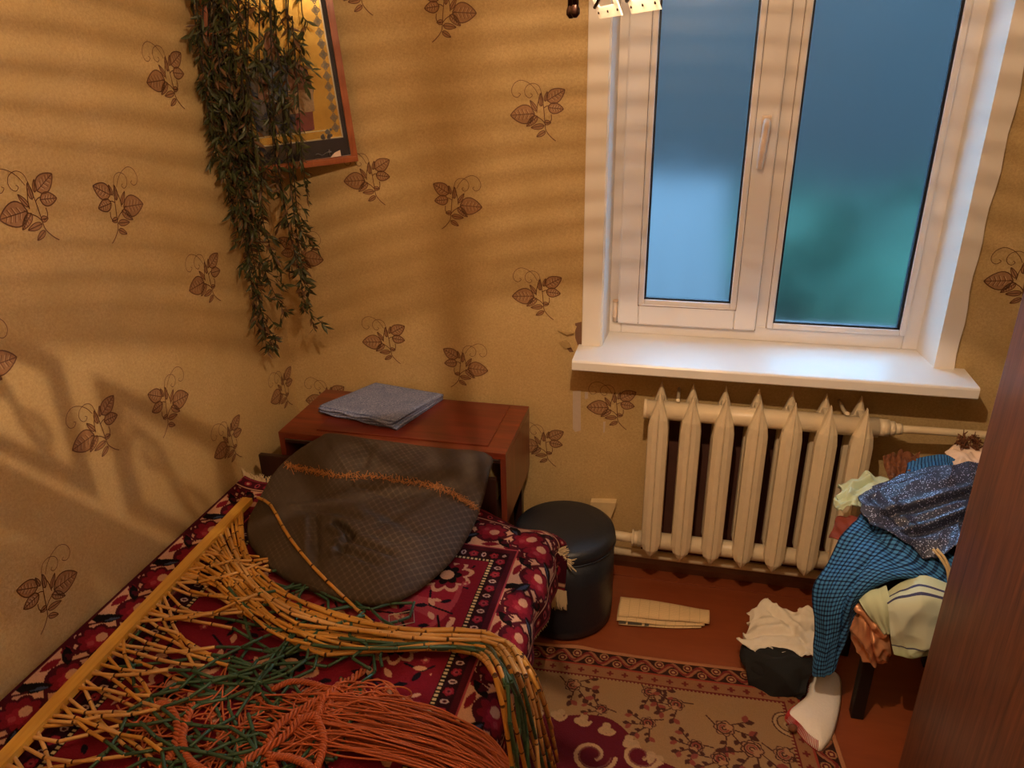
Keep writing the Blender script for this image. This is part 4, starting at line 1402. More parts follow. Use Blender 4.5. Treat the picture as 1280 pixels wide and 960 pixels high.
fold = 0.010*np.exp(-((pv+0.02-0.12*pu)/0.018)**2)*sstep(pu, -0.05, 0.12)*(-1)
def crease(x0, y0, x1, y1, w, d):
    dx, dy = x1-x0, y1-y0; L = math.hypot(dx, dy)
    t = ((pu-x0)*dx+(pv-y0)*dy)/L**2
    s = ((pu-x0)*dy-(pv-y0)*dx)/L
    return -d*np.exp(-(s/w)**2)*np.exp(-(np.maximum(np.abs(t-0.5)-0.5, 0)/0.15)**2)+0.5*d*np.exp(-((s-1.8*w)/(w*1.2))**2)*np.exp(-(np.maximum(np.abs(t-0.5)-0.5, 0)/0.15)**2)
fold = crease(-0.02, -0.12, 0.04, -0.155, 0.010, 0.020)+crease(0.03, -0.155, 0.03, -0.22, 0.010, 0.016)+crease(0.02, -0.17, 0.16, -0.19, 0.008, 0.009)+crease(0.02, -0.20, 0.13, -0.23, 0.008, 0.008)
fold += crease(-0.10, -0.10, -0.05, -0.20, 0.014, 0.012)+crease(0.10, -0.10, 0.19, 0.03, 0.014, 0.006)+crease(-0.02, 0.02, 0.10, 0.0, 0.010, 0.004)+crease(-0.02, 0.10, -0.03, 0.20, 0.016, 0.009)+crease(-0.20, -0.02, 0.0, -0.03, 0.012, 0.003)
fold += crease(-0.16, -0.06, 0.02, -0.09, 0.012, 0.007)+crease(0.05, -0.05, 0.22, -0.10, 0.014, 0.006)+crease(-0.05, -0.20, -0.02, -0.26, 0.012, 0.010)+crease(0.08, -0.14, 0.20, -0.15, 0.010, 0.006)+crease(0.14, 0.02, 0.24, 0.10, 0.016, 0.005)
fold += 0.0035*wav(pu, pv, 17, f0=2.0, f1=6.0)+0.004*wav(pu, pv, 3, f0=1, f1=2.5)
fold = fold*1.5
taper = (1-(kk**6))[None, :]
FRONT = Pf+nrm*(hf+(fold*taper)[..., None])
Pb, hb = shell(-1, 0.035)
BACK = Pb-nrm*hb
BACK[..., 2] = np.maximum(BACK[..., 2], 0.462)
BACK[..., 1] = np.where(BACK[..., 2] < 0.57, np.minimum(BACK[..., 1], -0.42), BACK[..., 1])
FRONT[..., 2] = np.maximum(FRONT[..., 2], 0.470)
ALL = np.concatenate([FRONT, BACK[:, ::-1][:, 1:]], axis=1)
UVp = np.dstack([(ALL-CEN)@ax_u, (ALL-CEN)@ax_v])
pil = thing('pillow', 'large brown grey patterned pillow leaning against the cabinet table', 'pillow', tuple(CEN-np.array([0, 0, 0.10])))
pil_ob = grid_obj('pillow_case', ALL, 'pillow', pil, uv=UVp, closed_u=True)
# embroidered band laid on the pillow surface
bvh = BVHTree.FromPolygons([Vector(p) for p in FRONT.reshape(-1, 3)], [(i*NK+k, ((i+1) % NA)*NK+k, ((i+1) % NA)*NK+k+1, i*NK+k+1) for i in range(NA) for k in range(NK-1)])
def on_pillow(px, py, lift=0.002):
    h = bvh.ray_cast(Vector(CAM), Vector(ray(px, py)).normalized())
    if h[0] is None: return None
    n = np.array(h[1]); n = n if n @ (CAM-np.array(h[0])) > 0 else -n
    return np.array(h[0])+n*lift
em = MB(); rnd = random.Random(4)
path = catmull([(358, 581), (385, 588), (420, 594), (470, 597), (520, 603), (550, 610), (575, 622), (597, 637)], 150)
for i in range(149):
    a, b = path[i], path[i+1]
    for k in range(2):
        j = lambda s: np.array([rnd.gauss(0, 2.6), rnd.gauss(0, 2.8)])
        q = [on_pillow(*(a+j(1)), 0.0015+0.002*rnd.random()), on_pillow(*(a+j(1)), 0.003), on_pillow(*(b+j(1)), 0.0015)]
        if any(z is None for z in q): continue
        em.tube(q, 0.0009, 4, cap=False)
o = link('embroidered_band', em, 'embroidery', pil); o['label'] = 'orange embroidered band'; o['kind'] = 'stuff'

# ---- round pouf
ox_, oy_, orad, oh = 1.087, -0.297, 0.164, 0.352
pouf = thing('pouf', 'round dark navy vinyl pouf beside the bed', 'pouf', (ox_, oy_, 0.0))
link('drum', MB().lathe([(orad*0.93, 0.004), (orad*0.985, 0.012), (orad, 0.05), (orad*1.0, 0.20), (orad*0.995, 0.302)], ox_, oy_, 64), 'vinyl', pouf)
link('lid', MB().lathe([(orad*0.995, 0.303), (orad*1.012, 0.308), (orad*1.012, 0.322), (orad*0.985, 0.338), (orad*0.90, 0.347), (orad*0.6, 0.353), (0.004, 0.356)], ox_, oy_, 64), 'vinyl', pouf)
m2 = MB(); th_ = np.linspace(0, 2*math.pi, 65)
m2.tube([(ox_+orad*1.012*math.cos(t), oy_+orad*1.012*math.sin(t), 0.3035) for t in th_], 0.0028, 6, cap=False)
link('piping', m2, 'vinyl', pouf)
for k in range(4):
    t = 0.6+k*math.pi/2
    link('foot', MB().lathe([(0.014, 0.0), (0.016, 0.005)], ox_+0.11*math.cos(t), oy_+0.11*math.sin(t), 12), 'black_paint', pouf)

# ---- carpet on the floor
CX0, CX1, CYF, CLEN = 0.55, 1.885, -0.470, 1.55
xs_ = np.concatenate([np.linspace(0, 0.45, 40), np.linspace(0.455, CX1-CX0, 400)])
ts_ = np.concatenate([np.linspace(0, 0.62, 280), np.linspace(0.63, CLEN, 60)])
A, T2 = np.meshgrid(xs_, ts_, indexing='ij')
right = sstep(A, 0.6, CX1-CX0)
XX = CX0+A+right*0.13*np.minimum(T2, 0.6)
YY = CYF-T2+0.03*(A-1.0)
ZZ = 0.007+0.0015*wav(A, T2, 8, f0=1, f1=3)+0.012*np.exp(-T2/0.02)*np.exp(-((A-0.62)/0.05)**2)
e_r = (CX1-CX0)-A
fp = Paint(A, T2, (150, 115, 77))
TAN, DKB, BURG, LTAN = (154, 120, 82), (54, 29, 24), (92, 22, 32), (168, 134, 94)
d2 = np.minimum(T2, e_r)
al2 = np.where(T2 < e_r, A, T2)
def fband(lo, hi, rgb):
    m = (d2 >= lo) & (d2 < hi); fp.put(m, rgb); return m
fband(0, 0.012, (176, 118, 82))
m_ = fband(0.012, 0.068, DKB)
ph = al2/0.085*2*math.pi
for k, (rgb, w) in enumerate((((150, 96, 66), 0.008), ((120, 44, 40), 0.005))):
    fp.put(m_ & (np.abs(d2-0.040-0.017*np.sin(ph+k*0.6)) < w), rgb)
cy2 = (al2 % 0.085)-0.0425
for c0, q0 in ((-0.021, 0.028), (0.021, 0.052)):
    rr2 = np.hypot(cy2-c0, d2-q0)
    fp.put(m_ & (rr2 < 0.014), (158, 112, 74)); fp.put(m_ & (rr2 < 0.010), BURG); fp.put(m_ & (rr2 < 0.005), (176, 136, 92))
fband(0.068, 0.074, (150, 62, 48))
m_ = fband(0.074, 0.112, (142, 98, 64))
cy3 = (al2 % 0.044)-0.022; q3 = d2-0.093
fp.put(m_ & (((np.abs(cy3) < 0.0035) & (np.abs(q3) < 0.010)) | ((np.abs(q3) < 0.0035) & (np.abs(cy3) < 0.010))), (108, 38, 34))
m_ = fband(0.112, 0.122, (104, 30, 32))
fp.put(m_ & (((al2/0.011) % 1) < 0.45) & (d2 > 0.116), TAN)
ff = d2 > 0.122
# burgundy medallion with acanthus edge
def loc(px, py):
    w = at(px, py, z=0.008)
    x, y = w[0], w[1]
    t = CYF-y
    a = x-CX0
    for _ in range(4):
        t = CYF-y+0.03*(a-1.0)
        rgt = float(sstep(np.array(a), 0.6, CX1-CX0))
        a = x-CX0-rgt*0.13*min(t, 0.6)
    return a, t
mA, mT = 1.15-CX0, 1.35+CYF
el = np.hypot((A-mA)/0.50, (T2-mT)/0.62)
aa = np.arctan2(T2-mT, A-mA)
med = ff & (el < 1.0+0.03*np.cos(aa*14))
fp.put(med, BURG)
for k in range(44):
    t = -math.pi+k*2*math.pi/44
    cx, cy = mA+0.485*math.cos(t), mT+0.60*math.sin(t)
    fp.flower(cx, cy, 0.024, 3, 0.5, t*2, LTAN, ff)
    fp.stroke([(cx+0.028*math.cos(t+s)*(1-s/8), cy+0.028*math.sin(t+s)*(1-s/8)) for s in np.linspace(1.5, 6.5, 14)], 0.008, (176, 138, 98), ff)
for (cx, cy, rr0) in ((*loc(740, 945), 0.06), (*loc(800, 945), 0.05)):
    fp.stroke([(cx+rr0*math.cos(s)*(1-s/10), cy+rr0*math.sin(s)*(1-s/10)) for s in np.linspace(0, 7, 24)], 0.011, (176, 138, 98), med)
    fp.stroke([(cx+rr0*.8*math.cos(s)*(1-s/10), cy+rr0*.8*math.sin(s)*(1-s/10)) for s in np.linspace(0, 7, 24)], 0.004, (120, 70, 60), med)
INK, ROS = (74, 40, 32), (132, 62, 50)
out = ff & ~med
def rose(a, t, r, ang):
    fp.flower(a, t, r*1.1, 7, 0.2, ang, INK, out); fp.flower(a, t, r*0.95, 7, 0.2, ang, (160, 116, 80), out)
    for q in (0.7, 0.45, 0.22):
        fp.stroke([(a+r*q*math.cos(s), t+r*q*math.sin(s)) for s in np.linspace(ang, ang+4.6, 14)], 0.0045, INK if q != .45 else ROS, out)
def spray(px, py, r, ang, n=4):
    a, t = loc(px, py)
    rose(a, t, r, ang)
    for k in range(n):
        b = ang+(k-(n-1)/2)*0.7
        p1 = (a+r*1.0*math.cos(b), t+r*1.0*math.sin(b)); p2 = (a+r*2.4*math.cos(b+.15), t+r*2.4*math.sin(b+.15))
        fp.stroke([p1, p2], 0.004, INK, out)
        fp.leaf(p2[0], p2[1], r*1.1, r*0.34, b+.5, INK, out); fp.leaf(p2[0], p2[1], r*1.1, r*0.34, b-.6, ROS, out)
        fp.leaf((p1[0]+p2[0])/2, (p1[1]+p2[1])/2, r*0.8, r*0.25, b+1.1, INK, out)
    # stem the other way
    fp.stroke([(a-r*math.cos(ang), t-r*math.sin(ang)), (a-2.2*r*math.cos(ang+.3), t-2.2*r*math.sin(ang+.3))], 0.004, INK, out)
for (px, py, r, an) in ((716, 858, 0.024, 0.3), (812, 866, 0.022, 0.6), (845, 882, 0.022, 2.6), (752, 888, 0.018, 2.9), (810, 905, 0.02, 2.4), (905, 912, 0.026, 0.4), (940, 938, 0.028, 1.6), (870, 934, 0.02, 2.8), (980, 945, 0.026, 0.2), (900, 950, 0.022, 2.0), (1010, 935, 0.022, 1.0)):
    spray(px, py, r, an)
for (px, py, r) in ((945, 855, 0.07), (985, 905, 0.05)):
    a, t = loc(px, py)
    for dr, rgb, w in ((0, LTAN, 0.014), (0.008, INK, 0.004), (-0.009, INK, 0.004)):
        fp.stroke([(a+(r+dr)*math.cos(s)*(1-s/11), t+(r+dr)*math.sin(s)*(1-s/11)) for s in np.linspace(1.5, 8.5, 34)], w, rgb, out)
carpet = thing('floor_carpet', 'worn beige carpet with burgundy medallion and rose sprays on the floor', 'carpet', (1.25, -1.2, 0.0))
o = grid_obj('carpet_pile', np.dstack([XX, YY, ZZ]), 'floor_rug', carpet, colr=fp.c, thick=0.006)

# ---- folded newspaper
news = thing('folded_newspaper', 'folded yellowed newspaper lying on the bare floor below the radiator', 'newspaper', (1.42, -0.28, 0.0))
def leafsheet(name, prof, x0, x1, skew, mat, seed, parent):
    pr = catmull(prof, 26)
    u = np.linspace(0, 1, 40)
    Ug, Vg = np.meshgrid(u, np.arange(26), indexing='ij')
    P = np.zeros((40, 26, 3))
    P[..., 0] = x0+(x1-x0)*Ug
    k = 1-0.30*Ug+0.08*np.sin(Ug*3.1)
    yc = -0.275
    P[..., 1] = yc+(pr[:, 0][None, :]-yc)*k+skew*Ug
    P[..., 2] = np.maximum(0.0035, pr[:, 1][None, :]*(1-0.25*Ug)+0.002*wav(Ug, Vg/26, seed, f0=.8, f1=2.4))
    return grid_obj(name, P, mat, parent, uv=np.dstack([Ug, Vg/25]), thick=0.0012)
leafsheet('top_sheet', [(-0.222, 0.006), (-0.228, 0.028), (-0.250, 0.040), (-0.285, 0.040), (-0.310, 0.032), (-0.318, 0.024)], 1.275, 1.575, 0.018, 'newsprint', 3, news)
leafsheet('middle_sheet', [(-0.235, 0.010), (-0.27, 0.024), (-0.305, 0.022), (-0.330, 0.012)], 1.272, 1.560, 0.020, 'newsprint', 5, news)
leafsheet('bottom_sheet', [(-0.228, 0.005), (-0.27, 0.006), (-0.32, 0.005), (-0.342, 0.006)], 1.280, 1.55, 0.022, 'newsprint', 7, news)
pic = MB()
for (u0, u1) in ((0.02, 0.10), (0.12, 0.28), (0.31, 0.36)):
    x0, x1 = 1.275+0.29*u0, 1.275+0.29*u1
    pic.add([(x0, -0.3405+0.02*u0, 0.0085), (x1, -0.338+0.02*u1, 0.0085), (x1, -0.322+0.02*u1, 0.0085), (x0, -0.324+0.02*u0, 0.0085)], [(0, 1, 2, 3)])
link('printed_photo', pic, simple('newsprint_ink', (82, 74, 62), 0.9, var=0.5, scale=200), news)

# ---- wardrobe on the right
WX, WY1, WY0, WH = 2.05, -0.762, -1.95, 2.15
ward = thing('wardrobe', 'dark brown veneered wardrobe at the right edge', 'wardrobe', (2.35, -1.35, 0.0))
link('body', MB().box(WX+0.018, 2.645, WY0, WY1, 0.0, WH, 0.002), 'wardrobe', ward)
for (y0, y1) in ((-1.355, WY1), (WY0, -1.360)):
    d = link('door', MB().box(WX, WX+0.017, y0, y1, 0.006, WH-0.02, 0.002), 'wardrobe', ward)
    yh = -1.31 if y1 == WY1 else -1.40
    link('knob', MB().tube([(WX, yh, 1.0), (WX-0.012, yh, 1.0), (WX-0.02, yh, 1.0)], [0.005, 0.006, 0.011], 12), 'metal', d)

# ---- stool under the clothes
stool = thing('stool', 'black wooden stool buried under clothes beside the wardrobe', 'stool', (2.10, -0.44, 0.0))
link('seat', MB().box(1.955, 2.27, -0.60, -0.28, 0.375, 0.40, 0.006), 'black_paint', stool)
for (x, y) in ((1.985, -0.568), (2.235, -0.568), (1.985, -0.315), (2.235, -0.315)):
    link('leg', MB().box(x-0.017, x+0.017, y-0.017, y+0.017, 0.0, 0.376, 0.003), 'black_paint', stool)
for (a, b, c, d) in ((1.99, 2.23, -0.578, -0.558), (1.99, 2.23, -0.325, -0.305)):
    link('rail', MB().box(a, b, c, d, 0.30, 0.375, 0.002), 'black_paint', stool)
link('rail', MB().box(1.976, 1.994, -0.56, -0.32, 0.30, 0.375, 0.002), 'black_paint', stool)


# ---- cloth pieces: smooth control nets in the room, with folds
def cloth_patch(name, rows, mat, label, cat, folds=(), n=(70, 70), thick=0.003, group=None, zmin=0.010, hem=0.0, seed=1):
    C = np.array([[at(px, py, y=y) for (px, py, y) in r] for r in rows])
    G = catmull(C, n[0])
    G = np.transpose(catmull(np.transpose(G, (1, 0, 2)), n[1]), (1, 0, 2))
    u, v = np.meshgrid(np.linspace(0, 1, n[1]), np.linspace(0, 1, n[0]))
    N = normals(G)
    s = np.sign((N*(CAM-G)).sum(-1).mean())
    N = N*s
    disp = 0
    for f in folds:
        if f[0] == 'n':
            disp = disp+f[1]*wav(u, v, f[2], f0=f[3], f1=f[4])
        elif f[0] == 'r':                                     # sharp ridges along a direction
            _, amp, freq, angd, sd = f
            t = u*math.cos(angd)+v*math.sin(angd)+0.12*wav(u, v, sd, f0=.4, f1=1.2)
            disp = disp+amp*(np.abs(np.sin(t*freq*math.pi))**0.7-0.5)*2
        elif f[0] == 'k':                                     # sharp crumples
            disp = disp+f[1]*(0.8-np.abs(wav(u, v, f[2], n=5, f0=f[3], f1=f[4])))+0.5*f[1]*(0.8-np.abs(wav(u, v, f[2]+50, n=5, f0=f[3]*1.8, f1=f[4]*1.8)))
        elif f[0] == 'c':                                     # one crease
            _, x0, y0, x1, y1, w, d = f
            dx, dy = x1-x0, y1-y0; L = math.hypot(dx, dy)
            t = ((u-x0)*dx+(v-y0)*dy)/L**2; q = ((u-x0)*dy-(v-y0)*dx)/L
            win_ = np.exp(-(np.maximum(np.abs(t-.5)-.5, 0)/.12)**2)
            disp = disp+win_*(-d*np.exp(-(q/w)**2)+.6*d*np.exp(-((q-1.8*w)/w)**2))
    G = G+N*(disp if np.ndim(disp) else np.zeros_like(u))[..., None]
    if hem:
        e = 1-np.minimum(np.minimum(u, 1-u), np.minimum(v, 1-v))*2
        tg = np.gradient(G, axis=1); tg /= np.linalg.norm(tg, axis=2, keepdims=True)+1e-9
        tri = lambda t: 2*np.abs(2*(t-np.floor(t+0.5)))-1
        tv = np.gradient(G, axis=0); tv /= np.linalg.norm(tv, axis=2, keepdims=True)+1e-9
        G = G+tg*(hem*(tri(v*3.3+0.2)+0.6*wav(u, v, seed+5, f0=1.2, f1=3))*e**6)[..., None]+tv*(hem*(tri(u*3.7)+0.5*wav(u, v, seed+9, f0=1.2, f1=3))*e**6)[..., None]
    G[..., 2] = np.maximum(G[..., 2], zmin)
    loc = G.reshape(-1, 3).mean(0); loc[2] = G[..., 2].min()
    ob = grid_obj(name, G, mat, None, uv=np.dstack([u, v]), loc=loc, thick=0)
    md = ob.modifiers.new('thickness', 'SOLIDIFY'); md.thickness = thick; md.offset = 0.0
    if label: tag(ob, label, cat, group)
    return ob, G


Y_ = lambda pts, ys: [(p[0], p[1], y) for p, y in zip(pts, ys)]
cloth_patch('plaid_shirt', [
    [(1078, 640, -0.44), (1108, 652, -0.46), (1145, 668, -0.50), (1205, 700, -0.55)],
    [(1056, 668, -0.50), (1090, 676, -0.53), (1135, 697, -0.57), (1192, 738, -0.60)],
    [(1030, 706, -0.54), (1062, 712, -0.58), (1095, 716, -0.61), (1128, 722, -0.61)],
    [(1014, 752, -0.57), (1040, 752, -0.61), (1062, 748, -0.63), (1084, 740, -0.62)],
    [(1017, 798, -0.58), (1034, 800, -0.61), (1050, 792, -0.62), (1064, 775, -0.61)],
    [(1014, 838, -0.58), (1025, 846, -0.60), (1037, 842, -0.61), (1050, 818, -0.60)]],
    'plaid', 'bright blue plaid shirt draped over the left front of the stool', 'shirt',
    [('k', 0.007, 54, 0.7, 1.8), ('n', 0.003, 9, 1, 3), ('c', 0.2, 0.05, 0.75, 0.32, 0.03, 0.009), ('c', 0.45, 0.35, 0.75, 0.9, 0.04, 0.010)], (130, 110), hem=0.004)
cloth_patch('plaid_sleeve', [
    [(1136, 582, -0.27), (1158, 571, -0.24), (1180, 570, -0.24), (1196, 578, -0.25)],
    [(1132, 590, -0.31), (1158, 584, -0.29), (1182, 584, -0.29), (1200, 590, -0.30)],
    [(1136, 606, -0.35), (1160, 602, -0.35), (1185, 602, -0.35), (1204, 606, -0.35)]],
    'plaid', 'rolled blue plaid sleeve on the far side of the clothes heap', 'shirt', [('r', 0.005, 2.5, 1.2, 2), ('n', 0.004, 2, 1, 3)], (40, 60))
cloth_patch('sparkly_top', [
    [(1088, 612, -0.36), (1122, 598, -0.34), (1160, 586, -0.32), (1200, 582, -0.31), (1236, 580, -0.30)],
    [(1074, 624, -0.42), (1115, 614, -0.40), (1160, 608, -0.39), (1198, 604, -0.38), (1232, 604, -0.37)],
    [(1076, 638, -0.47), (1116, 638, -0.46), (1160, 636, -0.45), (1198, 632, -0.44), (1226, 632, -0.43)],
    [(1090, 655, -0.51), (1124, 660, -0.51), (1160, 664, -0.51), (1192, 660, -0.50), (1216, 656, -0.50)],
    [(1108, 664, -0.53), (1136, 682, -0.55), (1158, 698, -0.57), (1182, 692, -0.57), (1206, 680, -0.56)]],
    'sparkle', 'dark navy glittery knitted top on top of the clothes heap', 'top',
    [('k', 0.006, 44, 0.8, 2.0), ('n', 0.003, 5, 1, 3.5), ('c', 0.25, 0.55, 0.95, 0.35, 0.04, 0.012), ('c', 0.35, 0.8, 0.95, 0.6, 0.035, 0.012), ('c', 0.1, 0.25, 0.3, 0.75, 0.04, 0.010)], (100, 110), hem=0.005)
cloth_patch('striped_cloth', [
    [(1106, 742, -0.62), (1128, 726, -0.61), (1156, 722, -0.61), (1200, 736, -0.62)],
    [(1110, 758, -0.665), (1130, 752, -0.668), (1156, 750, -0.668), (1196, 758, -0.668)],
    [(1112, 780, -0.672), (1130, 782, -0.678), (1154, 784, -0.678), (1190, 790, -0.676)],
    [(1114, 802, -0.672), (1132, 806, -0.676), (1152, 808, -0.676), (1184, 812, -0.675)],
    [(1117, 816, -0.672), (1134, 822, -0.676), (1152, 822, -0.676), (1180, 822, -0.675)]],
    'stripes', 'pale green cloth with thin dark stripes hanging off the front of the stool', 'cloth', [('k', 0.005, 74, 0.6, 1.5), ('n', 0.003, 12, .8, 2.5)], (80, 70))
cloth_patch('mint_cloth', [
    [(1072, 746, -0.62), (1090, 738, -0.625), (1108, 732, -0.62)],
    [(1078, 758, -0.645), (1095, 752, -0.65), (1112, 748, -0.65)],
    [(1090, 776, -0.655), (1102, 772, -0.66), (1114, 770, -0.66)],
    [(1104, 792, -0.655), (1110, 792, -0.66), (1116, 792, -0.66)]],
    'mint', 'pale green folded cloth edge between plaid shirt and striped cloth', 'cloth', [('n', 0.003, 3, 1, 3)], (40, 40))
cloth_patch('satin_cloth', [
    [(1060, 756, -0.605), (1070, 752, -0.615), (1082, 762, -0.62), (1098, 774, -0.63)],
    [(1066, 776, -0.615), (1078, 776, -0.635), (1092, 784, -0.645), (1110, 790, -0.64)],
    [(1066, 798, -0.61), (1080, 804, -0.64), (1094, 808, -0.65), (1112, 812, -0.64)],
    [(1080, 820, -0.61), (1088, 830, -0.635), (1098, 831, -0.64), (1111, 822, -0.63)]],
    'satin', 'shiny copper satin cloth crumpled below the plaid shirt', 'cloth', [('k', 0.010, 64, 0.9, 2.2), ('c', .2, .2, .8, .5, .07, .012), ('c', .5, .4, .6, .95, .06, .012)], (70, 70))
cloth_patch('mint_blouse', [
    [(1048, 607, -0.31), (1062, 600, -0.30), (1080, 594, -0.29), (1100, 595, -0.29), (1116, 600, -0.29)],
    [(1050, 614, -0.35), (1064, 610, -0.34), (1080, 606, -0.33), (1096, 608, -0.33), (1108, 612, -0.33)],
    [(1043, 626, -0.39), (1058, 621, -0.39), (1070, 618, -0.38), (1082, 618, -0.38), (1092, 622, -0.37)],
    [(1047, 642, -0.42), (1058, 636, -0.42), (1068, 634, -0.42), (1078, 634, -0.41), (1086, 634, -0.41)]],
    'mint', 'crumpled pale green blouse at the radiator side of the clothes heap', 'blouse', [('k', 0.012, 23, 1.0, 2.2), ('n', 0.005, 8, 1, 3), ('c', .05, .6, .6, .3, .06, .016)], (70, 70), hem=0.006)
cloth_patch('rust_cloth', [
    [(1046, 645, -0.42), (1060, 645, -0.43), (1076, 645, -0.44)],
    [(1042, 656, -0.44), (1058, 658, -0.46), (1074, 658, -0.47)],
    [(1036, 672, -0.46), (1052, 676, -0.49), (1070, 678, -0.50)]],
    'rust_cloth', 'rust red cloth squeezed between radiator and plaid shirt', 'cloth', [('n', 0.005, 8, 1, 3)], (40, 40))
cloth_patch('white_blouse', [
    [(1182, 566, -0.20), (1195, 556, -0.19), (1214, 560, -0.19), (1240, 562, -0.19)],
    [(1186, 574, -0.24), (1200, 568, -0.23), (1218, 570, -0.23), (1240, 572, -0.23)],
    [(1192, 588, -0.28), (1206, 586, -0.28), (1222, 586, -0.28), (1240, 586, -0.28)]],
    'pink_cotton', 'white crumpled blouse at the back of the heap next to the wardrobe', 'blouse', [('k', 0.008, 33, 0.9, 2.0)], (50, 50))
cloth_patch('brown_lace', [
    [(1104, 572, -0.20), (1122, 566, -0.19), (1150, 568, -0.19)],
    [(1106, 584, -0.25), (1126, 580, -0.25), (1148, 578, -0.25)],
    [(1112, 600, -0.30), (1128, 598, -0.31), (1146, 592, -0.31)]],
    'brown_lace', 'brown lace scarf behind the glittery top', 'scarf', [('n', 0.006, 8, 2, 6), ('r', 0.006, 5, 0.4, 3)], (50, 50))
# fuzzy brown hair tie and tan strap
m2 = MB(); rnd = random.Random(2)
c0 = at(1211, 553, y=-0.20)
for k in range(90):
    a, b = rnd.random()*6.28, rnd.random()*6.28
    q0 = c0+np.array([0.022*math.cos(a), 0.010*math.sin(b), 0.014*math.sin(a)])
    m2.tube([q0, q0+np.array([rnd.gauss(0, .006), rnd.gauss(0, .006), rnd.gauss(0, .006)]), q0+np.array([rnd.gauss(0, .010), rnd.gauss(0, .008), rnd.gauss(0, .010)])], [0.003, 0.0025, 0.001], 4, cap=False)
o = link('hair_tie', m2, 'brown_lace', None, c0); tag(o, 'small fuzzy brown hair tie on the white blouse', 'hair tie')
m2 = MB()
for dx in (0, 5):
    m2.tube(catmull([at(1166+dx, 686, y=-0.585), at(1176+dx, 698, y=-0.60), at(1184+dx*.6, 712, y=-0.61), at(1186+dx*.5, 728, y=-0.615)], 14), 0.0035, 6)
o = link('tan_strap', m2, 'cream_strip', None, at(1178, 705, y=-0.60)); tag(o, 'thin tan cord strap lying on the plaid shirt', 'strap')
# dark clothes filling the heap (seen in the gaps)
hp = MB()
th = np.linspace(0, math.pi, 12)
hp.lathe([(max(0.005, 0.13*math.sin(t)), 0.47-0.07*math.cos(t)) for t in th], 2.12, -0.43, 24)
o = link('dark_sweater', hp, 'black_cloth', None, (2.12, -0.43, 0.40)); tag(o, 'dark bundled sweater deep inside the clothes heap', 'sweater')
# things on the floor in front of the stool
cloth_patch('white_shirt', [
    [(938, 770, -0.30), (953, 752, -0.28), (968, 758, -0.28), (990, 764, -0.29), (1008, 764, -0.30), (1030, 772, -0.32)],
    [(934, 784, -0.36), (955, 772, -0.34), (975, 772, -0.34), (996, 776, -0.35), (1012, 778, -0.36), (1032, 788, -0.38)],
    [(926, 800, -0.42), (950, 796, -0.41), (975, 794, -0.41), (996, 796, -0.42), (1012, 798, -0.43), (1030, 808, -0.45)],
    [(922, 810, -0.45), (948, 814, -0.46), (972, 812, -0.46), (994, 816, -0.47), (1010, 820, -0.48), (1026, 828, -0.50)]],
    'white_cotton', 'crumpled white cotton shirt on top of the black bag on the floor', 'shirt',
    [('k', 0.010, 5, 1.0, 2.4), ('n', 0.005, 21, 1.0, 3), ('c', .3, .2, .7, .75, .05, .012), ('c', .05, .7, .5, .6, .05, .012)], (90, 100), hem=0.010)
cloth_patch('black_bag', [
    [(930, 808, -0.43), (955, 810, -0.44), (985, 814, -0.46), (1018, 824, -0.48)],
    [(931, 820, -0.48), (958, 824, -0.50), (988, 828, -0.51), (1016, 836, -0.52)],
    [(936, 848, -0.52), (962, 850, -0.545), (990, 850, -0.545), (1012, 850, -0.54)],
    [(940, 868, -0.53), (962, 874, -0.56), (988, 872, -0.56), (1006, 862, -0.55)],
    [(944, 880, -0.545), (962, 888, -0.565), (984, 884, -0.565), (1000, 872, -0.555)]],
    'black_cloth', 'black cloth bag slumped on the carpet under the white shirt', 'bag', [('k', 0.008, 15, 0.8, 2.0), ('n', 0.005, 6, 1, 3)], (70, 70))
th = np.linspace(0, math.pi, 10)
bb_ = bpy.data.objects['black_bag']
link('bag_filling', MB().lathe([(max(0.004, 0.085*math.sin(t)), 0.055-0.043*math.cos(t)) for t in th], 1.745, -0.450, 20), 'black_cloth', bb_)
# white felt slipper with red blanket stitch
fpx = [(1012, 846), (1028, 836), (1044, 838), (1052, 850), (1051, 880), (1043, 914), (1034, 930), (1024, 937), (1008, 926), (998, 914), (990, 906), (982, 898), (984, 890), (996, 880), (1008, 868)]
FO = np.array([at(a, b, z=0.022) for a, b in fpx])
FO[:, 2] = 0.016
fc = catmull(np.concatenate([FO[-1:], FO, FO[:2]]), (len(FO)+2)*8+1)[8:8+len(FO)*8]
NF = len(fc); ce = fc.mean(0); ks = np.linspace(0, 1, 16)
TOPF = ce+(fc[:, None, :]-ce)*ks[None, :, None]
TOPF[..., 2] = 0.016+0.028*(1-ks**3)[None, :]**0.6+0.003*wav(TOPF[..., 0]*4, TOPF[..., 1]*4, 3, f0=.8, f1=2)*(1-ks**4)[None, :]
BOT = TOPF[:, ::-1].copy()[:, 1:]; BOT[..., 2] = 0.011
slip = thing('felt_slipper', 'white felt boot liner with red blanket stitching on the carpet', 'slipper', (ce[0], ce[1], 0.01))
grid_obj('felt', np.concatenate([TOPF, BOT], 1), 'felt', slip, closed_u=True)
st = MB()
for i in range(0, NF, 1):
    if not (57 <= i <= 100 or i < 3 or i > 112): continue
    p, q = fc[i], TOPF[i, -3]
    st.tube([p+np.array([0, 0, -0.002]), p*0.6+q*0.4+np.array([0, 0, 0.006]), q+np.array([0, 0, 0.003])], 0.0011, 4)
st.tube([fc[i]+np.array([0, 0, 0.001]) for i in range(57, 101)], 0.0011, 4)
o = link('red_stitching', st, 'red_thread', slip); o['label'] = 'red blanket stitch'
hole = MB(); hc = at(991, 910, z=0.03)
